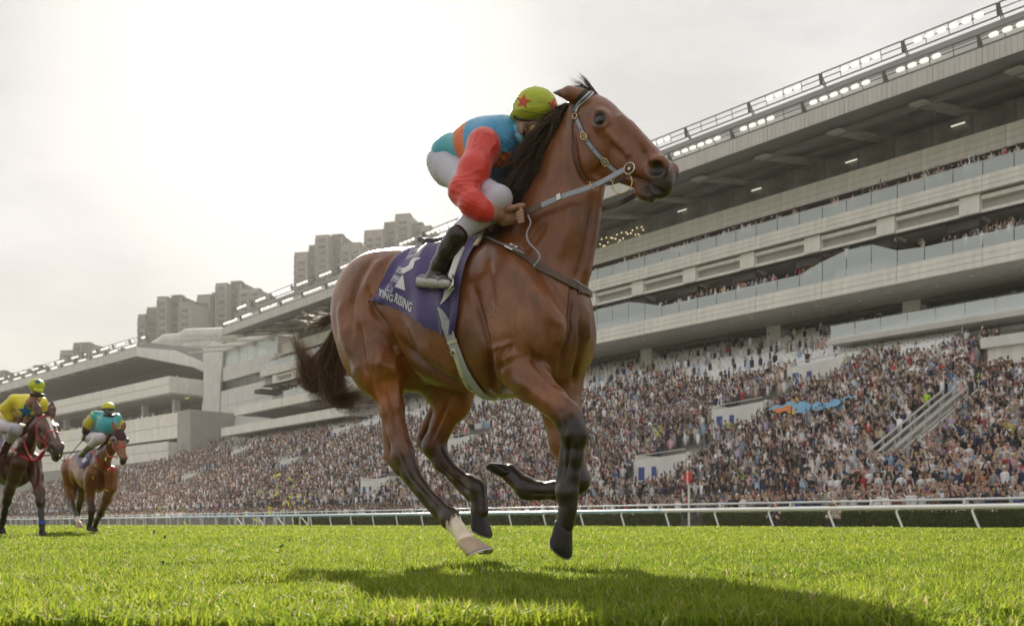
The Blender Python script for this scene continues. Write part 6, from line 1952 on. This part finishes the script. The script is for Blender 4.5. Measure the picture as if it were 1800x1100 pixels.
def follower_tack(I, fr, bridle_lab, breast_lab, rein_lab, breast, hand, ymul=1):
    hd, hk = I['hd'], I['hk']; bv = I['bvh']
    br = fr.place(tag(link('bridle', None), bridle_lab, 'bridle'))
    def loop(t, g, n=26, k=1.0):
        """strap right round the head at a station of it"""
        P = []; N = []
        c = hd(t, g)
        for a in np.linspace(0, 2*math.pi, n):
            d = (hd(t, g + .1*math.cos(a), .1*math.sin(a)) - c); d /= np.linalg.norm(d)
            h_ = bv.ray_cast(Vector(c + d*.4), Vector(-d))
            if h_[0] is not None: P.append(np.array(h_[0]) + d*.006); N.append(d)
        return np.array(P), np.array(N)
    for nm, t, g in (('browband', .075, -.08), ('noseband', .33, -.10)):
        P, N = loop(t, g)
        # follow the face: only the front and sides
        b = MB(); ribbon(b, P, N, .028, .006); b.build(nm, M_REDST, br)
    for q in (1, -1):
        P, N = [], []
        for t, g in ((.075, -.09), (.14, -.13), (.22, -.145), (.33, -.125), (.42, -.115)):
            h_ = bv.ray_cast(Vector(hd(t, g, q*.3)), Vector(hd(t, g, 0) - hd(t, g, q*.3)))
            if h_[0] is not None: P.append(np.array(h_[0])); N.append(np.array(h_[1]))
        P = smooth_poly(P, 14); N = smooth_poly(N, 14); N /= np.linalg.norm(N, axis=1)[:, None]
        b = MB(); ribbon(b, P + N*.006, N, .026, .006); b.build('cheekpiece', M_REDST, br)
        b = MB(); ring(b, hd(.44, -.125, q*.065), (0, 1, 0), .035, .005); b.build('bit_ring', M_STEEL, br, smooth=True)
    bp = fr.place(tag(link('breastplate', None), breast_lab, 'breastplate'))
    laid(I, fr, 'chest_band', breast, .052, M_REDST, bp, n=30, off=.008, th=.007)
    rn = fr.place(tag(link('reins', None), rein_lab, 'reins'))
    for q in (1, -1):
        b = MB(); C = smooth_poly([hd(.44, -.125, q*.075), hd(.30, -.30, q*.13), hand + v3(.10, -q*.05, -.03), hand + v3(0, -q*.04, 0)], 14)
        ribbon(b, C, np.tile(v3(.3, -q, .3), (14, 1)), .028, .005); b.build('rein', M_REDST, rn)
handA = a_(33, 738, -.05)
follower_tack(IA, FA, 'red bridle on the dark brown horse at the left edge', 'red breastplate strap on the dark brown horse at the left edge', 'red reins of the dark brown horse at the left edge',
              [(17, 782), (30, 797), (47, 806), (60, 808), (70, 806), (77, 798), (81, 788)], handA)
b = MB(); C, N = lay([(69.5, 917), (74, 918), (78, 917)], 6, .004, bvh=IA['bvh'], fr=FA); ribbon(b, C, N, .05, .006)
tag(FA.place(b.build('leg_bandage', mat('blue_bandage', (.03, .09, .55), rough=.7))), 'blue bandage round the planted foreleg of the dark brown horse', 'bandage')
C, N = lay([(-12, 772), (-6, 790), (-2, 806)], 8, .010, bvh=IA['bvh'], fr=FA)
b = MB(); ribbon(b, C, N, .34, .006); tag(FA.place(b.build('saddle_cloth', M_CLOTH)), 'purple saddle cloth under the rider in yellow at the left edge', 'saddle cloth')

def rider(fr, J, label, cols, starp=None):
    g = fr.place(empty('person', label=label, cat='jockey'))
    def Q(*k): return pr(fr, *k)
    S = SDF()
    S.ell(fr.px(*J['face']), (.085, .075, .12), .03); S.chain([Q(*J['neck0']), Q(*J['neck1'])], .03)
    fx = fr.px(*J['face'])
    S.chain([(fx + v3(.075, 0, .0), .018), (fx + v3(.10, 0, -.025), .016)], .012)     # nose
    S.ell(fx + v3(.06, 0, -.085), (.04, .04, .03), .02)
    for q in (1, -1): S.ell(fx + v3(-.01, q*.075, -.01), (.025, .012, .035), .01)
    for hnd in J['hands']:
        c = fr.px(*hnd); S.ell(c, (.055, .042, .045), .015)
        for k in range(4): S.chain([(c + v3(.02, -.03 + .02*k, .03), .013), (c + v3(.06, -.03 + .02*k, .015), .012), (c + v3(.055, -.03 + .02*k, -.02), .011)], .005)
        S.chain([(c + v3(0, .02, .04), .014), (c + v3(.045, .02, .055), .012)], .006)
    for arm in J['arms']: S.chain([(Q(*p)[0], Q(*p)[1]*.55) for p in arm] , .02)
    S.chain([(p, r*.6) for p, r in ps(fr, *J['torso'])], .05)
    garment('body', S, .012, M_SKIN, g)
    S = SDF(); S.chain(ps(fr, *J['torso']), .06)
    sh = [fr.px(*J['arms'][0][0][:3]), fr.px(*J['arms'][1][0][:3])]
    S.cone(sh[0], sh[1], .10, .10, .06)
    tc = cols['torso']
    garment('silks', S, .012, M_SILK, g, lambda P: np.tile(tc, (len(P), 1)), [(fr.px(*J['torso'][1][:3]), (.3, .4, 1), .09, .012, .25, .5)])
    for arm in J['arms']:
        S = SDF(); S.chain(ps(fr, *arm[:-1]), .03)
        top = Q(*arm[0])[0]
        def cf(P):
            C = np.tile(cols['sleeve'], (len(P), 1)); d = np.linalg.norm(P - top, axis=1)
            C += (v3(*cols['fore']) - C) * sstep(d, .28, .30)[:, None]; return C
        garment('sleeve', S, .012, M_SILK, g, cf, [(top, (.2, .2, 1), .08, .010, .3, .2)])
    S = SDF()
    for lg in J['legs']: S.chain(ps(fr, *lg[:3]), .04)
    garment('breeches', S, .013, M_BREECH, g)
    for lg in J['legs']:
        S = SDF(); S.chain(ps(fr, *lg[2:]), .02); e = Q(*lg[-1])[0]; S.chain([(e, .045), (e + v3(.14, 0, -.02), .035)], .02)
        garment('boot', S, .013, M_BOOT, g, lambda P: np.tile(cols['boot'], (len(P), 1)))
    S = SDF(); c = fr.px(*J['cap']); S.ell(c + v3(0, 0, .015), (.13, .115, .10), .02); S.chain([(c + v3(.10, -.05, -.07), .022), (c + v3(.16, 0, -.085), .020), (c + v3(.10, .05, -.07), .022)], .03)
    def capc(P):
        C = np.tile(cols['cap'], (len(P), 1))
        if 'cap_low' in cols: C += (v3(*cols['cap_low']) - C) * sstep(c[2] - P[:, 2], -.01, .01)[:, None]
        return C
    cp, cP, cQ = garment('cap', S, .010, mat('cap_silk', (.5, .5, .5), rough=.45, attr=True, var=.12, vscale=18), g, capc)
    b = MB(); gl = c + v3(.085, 0, -.135)
    b.tube(smooth_poly([gl + v3(-.05, -.085, 0), gl + v3(.0, -.045, 0), gl + v3(.012, 0, 0), gl + v3(.0, .045, 0), gl + v3(-.05, .085, 0)], 11), .028, 8); b.build('goggles', M_LEATHER, cp, smooth=True)
    return g, cP, cQ, cp
YEL = v3(.85, .73, .04)
JA = dict(cap=(64.5, 679, .0), face=(63, 697, .0), neck0=(58, 705, 0, 9), neck1=(48, 716, 0, 10),
          torso=[(50, 714, 0, 20), (30, 722, 0, 20), (2, 742, 0, 17)],
          arms=[[(26, 704, -.18, 11), (10, 718, -.27, 10), (16, 732, -.22, 8.5), (33, 738, -.08, 6)], [(72, 708, .17, 11), (78, 722, .24, 9.5), (66, 733, .18, 8), (48, 740, .02, 6)]],
          hands=[(34, 738, -.08), (48, 741, .0)],
          legs=[[(2, 748, -.12, 13), (28, 755, -.28, 10), (18, 772, -.30, 8), (10, 786, -.31, 6), (4, 800, -.30, 5.5)], [(8, 748, .12, 13), (50, 758, .26, 10), (38, 775, .30, 8), (28, 790, .32, 6), (22, 804, .32, 5.5)]])
gA, cPA, cQA, cpA = rider(FA, JA, 'jockey in yellow silks with a blue chest star, on the dark brown horse', dict(torso=YEL, sleeve=YEL, fore=YEL, boot=v3(.10, .015, .03), cap=v3(.60, .64, .03)))
def flat_star(c, nrm, up, r, name, par, m):
    nrm = nrm / np.linalg.norm(nrm); up = up - nrm*(up @ nrm); up /= np.linalg.norm(up); sd_ = np.cross(up, nrm)
    V = [c + nrm*.012]; 
    for k in range(10):
        q = r if k % 2 == 0 else r*.42; V.append(c + q*(math.cos(k*math.pi/5)*up + math.sin(k*math.pi/5)*sd_))
    b = MB(); b.add(V, [[0, 1 + k, 1 + (k+1) % 10] for k in range(10)]); b.add(V, [[0, 1 + (k+1) % 10, 1 + k] for k in range(10)]); return b.build(name, m, par)
M_BSTAR = mat('blue_star', (.05, .26, .52), rough=.5)
silkA = [c for c in gA.children if c.name.startswith('silks')][0]
sm_ = silkA.data; PA_ = np.empty(len(sm_.vertices)*3); sm_.vertices.foreach_get('co', PA_); PA_ = PA_.reshape(-1, 3); QA_ = np.array([list(p.vertices) for p in sm_.polygons])
bA = BVHTree.FromPolygons(PA_.tolist(), QA_.tolist())
h_ = cast(bA, FA, 46, 722)
if h_: flat_star(h_[0] + h_[1]*.02, h_[1], v3(0, 0, 1), .13, 'star', silkA, M_BSTAR)
bC = BVHTree.FromPolygons(cPA.tolist(), cQA.tolist()); h_ = cast(bC, FA, 66, 671)
if h_: flat_star(h_[0] + h_[1]*.006, h_[1], v3(0, 0, 1), .06, 'star', cpA, M_BSTAR)
def whip(fr, a, c, lab):
    g = MB(); A, B = fr.px(*a), fr.px(*c); g.tube([A, A*.7 + B*.3, B], [.012, .010, .004], 6); tag(fr.place(g.build('whip', M_LEATHER, None, True)), lab, 'whip')
whip(FA, (44, 728, -.10), (3, 782, -.32), 'black whip held by the jockey in yellow')

FB = Frame(-8.02, 18.4, 52)
b_ = FB.px
specB = dict(coat=(.25, .088, .026), s=1.0, shoes=False, muzzle=(.03, .02, .016),
    neck=[(b_(170, 826), .27), (b_(182, 805), .20), (b_(196, 784), .14), (b_(204, 768), .11)], crest=[(205, 765), (175, 795)],
    poll=b_(210, 752), nose=b_(219, 803), ears=[((.0, -.03, .055), (-.125, .02, .10)), ((.0, -.03, -.055), (-.125, .02, -.10))],
    legs=[dict(y=-.13, dark_from=2.6, k=.06, pts=[(163, 832, 15), (159, 856, 11), (158, 874, 8.5), (161, 897, 7), (160, 911, 4.6), (158, 920, 5)], hoof=dict(c=(157, 921), dn=(-.4, 0, -.9), ln=.08, fw=(.8, 0, -.5), w=.12)),
          dict(y=.13, dark_from=2.8, k=.06, pts=[(195, 832, 15), (195, 856, 11), (188, 876, 9), (177, 901, 7), (170, 914, 5), (167, 924, 5)], hoof=dict(c=(166.5, 926), dn=(-.1, 0, -1), ln=.08, fw=(1, 0, -.1), w=.12)),
          dict(y=-.13, dark_from=2.4, sock=4.2, pts=[(126, 826, 22), (123, 850, 13), (125, 880, 7), (130, 896, 5), (135, 909, 5.2), (137, 917, 5)], hoof=dict(c=(138, 918), dn=(.2, 0, -1), ln=.12, fw=(1, 0, -.5), w=.15, pale=True)),
          dict(y=.13, dark_from=2.0, pts=[(146, 828, 21), (150, 856, 12), (140, 884, 6.5), (136, 905, 5), (134, 920, 5)])],
    relief=[([(196, 826), (194, 850), (190, 866)], -.02, .02)])
hB, IB = follower(FB, specB, 'bright bay horse in a dark blinker hood, following behind the dark brown one', 1)
handB = b_(158, 768, -.10)
follower_tack(IB, FB, 'red bridle on the bright bay horse in the hood', 'red breastplate strap on the bright bay horse in the hood', 'red reins of the bright bay horse in the hood',
              [(163, 786), (168, 800), (177, 815), (190, 824), (200, 824), (209, 819)], b_(186, 772, .02))
# blinker hood with mesh eye cups
hood = FB.place(tag(link('hood', None), 'dark maroon blinker hood with round mesh eye cups on the bright bay horse', 'hood'))
hd_ = IB['hd']; S = SDF(); kq = IB['hk']
S.ell(hd_(.12, -.085), (.155*kq, .125*kq, .108*kq), .03, IB['hR'])
garment('fabric', S, .012, mat('hood_fabric', (.045, .012, .018), rough=.7, var=.2, vscale=30), hood)
for q in (1, -1):
    b = MB(); c = hd_(.185, -.06, q*.098); ring(b, c, hd_(.23, 0, q*.2) - c, .052, .010, n=18); b.build('cup_rim', M_FASCIA, hood, smooth=True)
    S = SDF(); S.ell(c, (.046, .046, .046), .01); garment('eye_cup', S, .010, mat('mesh_cup', (.10, .08, .08), rough=.3), hood)
C, N = lay([(146, 796), (149, 806), (152, 817)], 8, .010, bvh=IB['bvh'], fr=FB)
b = MB(); ribbon(b, C, N, .30, .006); scB = FB.place(b.build('saddle_cloth', M_CLOTH)); tag(scB, 'dark purple saddle cloth under the rider in teal', 'saddle cloth')
C, N = lay([(147, 806), (151, 812)], 4, .017, bvh=IB['bvh'], fr=FB); b = MB(); ribbon(b, C, N, .10, .003); b.build('number', M_PRINT, scB)
JB = dict(cap=(190.5, 718, .0), face=(189, 734, .0), neck0=(186, 740, 0, 7), neck1=(182, 746, 0, 8),
          torso=[(189, 744, 0, 18), (176, 750, 0, 16), (158, 764, 0, 13)],
          arms=[[(168, 731, -.17, 9.5), (155, 744, -.26, 8), (151, 758, -.27, 7), (147, 771, -.22, 5)], [(205, 736, .16, 9.5), (211, 748, .22, 8), (202, 760, .14, 7), (190, 768, .04, 5)]],
          hands=[(147, 771, -.22), (188, 769, .03)],
          legs=[[(157, 768, -.10, 11), (176, 770, -.25, 9), (162, 781, -.30, 7), (152, 790, -.31, 5.2), (142, 800, -.30, 4.8)], [(162, 768, .12, 11), (196, 776, .24, 9), (188, 790, .30, 7), (180, 800, .32, 5), (174, 812, .32, 4.8)]])
gB, _, _, _ = rider(FB, JB, 'jockey in teal silks with yellow sleeves, on the hooded bright bay horse', dict(torso=v3(.05, .40, .46), sleeve=v3(.55, .48, .04), fore=v3(.05, .022, .02), boot=v3(.05, .045, .045), cap=v3(.62, .60, .05), cap_low=(.10, .10, .11)))
whip(FB, (153, 764, -.24), (108, 817, -.36), 'black whip held by the jockey in teal')
# a third horse, of which only the nose line shows at the left edge
third = copy_tree(hA); third.location = Vector(third.location) + Vector((-.86, -.12, .12))
third['label'] = 'brown horse mostly out of frame at the very left edge'
# ------------------------------------------------------------------ turf thrown up by the hooves, and the air
M_CLOD = mat('turf_clod', (.10, .07, .03), rough=.95, var=.4, vscale=90)
CL_ = ['dark clod of turf low over the grass, leftmost of the near ones', 'dark clod of turf lowest over the near grass at the left', 'dark clod of turf under the tail, the larger of two close together', 'dark clod of turf under the tail, the smaller of two close together', 'dark clod of turf highest in the air, in front of the crowd', 'dark clod of turf just right of the hooded bay horse', 'dark clod of turf over the grass right of the hooded bay horse', 'dark clod of turf on the grass left of the white hind sock']
M_BIT = mat('grass_scrap', (.42, .40, .06), rough=.7, transl=.4)
R_ = np.random.RandomState(12)
for i, (px, py, Y, r) in enumerate(((219, 1022, 5.4, .012), (284, 1058, 4.6, .013), (493, 958, 6.5, .014), (507, 949, 6.4, .010), (560, 900, 6.6, .009), (272, 935, 8.0, .016), (290, 944, 8.2, .013), (545, 985, 5.6, .010))):
    p = at(px, py, Y); p[2] = max(p[2], .03); S = SDF()
    for k in range(4): S.ell(R_.normal(size=3)*r*.5, r*.62*R_.uniform(.4, 1.1, 3), .004)
    P, Q = S.mesh(r*.22, 1)
    if np.einsum('ij,ij->i', P[Q[:, 0]], np.cross(P[Q[:, 1]], P[Q[:, 2]])).sum() < 0: Q = Q[:, ::-1]
    tag(link('turf_clod', mesh_np('turf_clod', P, Q, False, [M_CLOD]), None, p), CL_[i], 'clod', 'clods of turf in the air')
V, F = [], []
for i in range(150):
    if i < 70: c = at(R_.normal(500, 28), R_.normal(880, 36), R_.uniform(6, 7.5))
    else: c = at(R_.uniform(10, 330), R_.uniform(690, 925), R_.uniform(12, 15))
    d = R_.normal(size=3); d /= np.linalg.norm(d); e = np.cross(d, R_.normal(size=3)); e /= np.linalg.norm(e)
    l = R_.uniform(.010, .030) * (1 if i < 70 else 1.6); w = l*.22
    k = len(V); V += [c - d*l, c + e*w, c + d*l + e*w*.8, c - e*w]; F.append((k, k+1, k+2, k+3))
tag(link('grass_scraps', mesh_np('grass_scraps', V, np.array(F), False, [M_BIT])), kind='stuff')
hz = bpy.data.materials.new('air'); hz.use_nodes = True
hn, hl = hz.node_tree.nodes, hz.node_tree.links; hn.clear()
ho = hn.new('ShaderNodeOutputMaterial'); pv = hn.new('ShaderNodeVolumePrincipled')
pv.inputs['Color'].default_value = (1.0, .98, .95, 1); pv.inputs['Density'].default_value = .00020; pv.inputs['Anisotropy'].default_value = .35
hl.new(pv.outputs['Volume'], ho.inputs['Volume'])
b = MB(); b.box((-420, -12, -1), (330, 520, 190)); tag(b.build('haze', hz), kind='stuff')
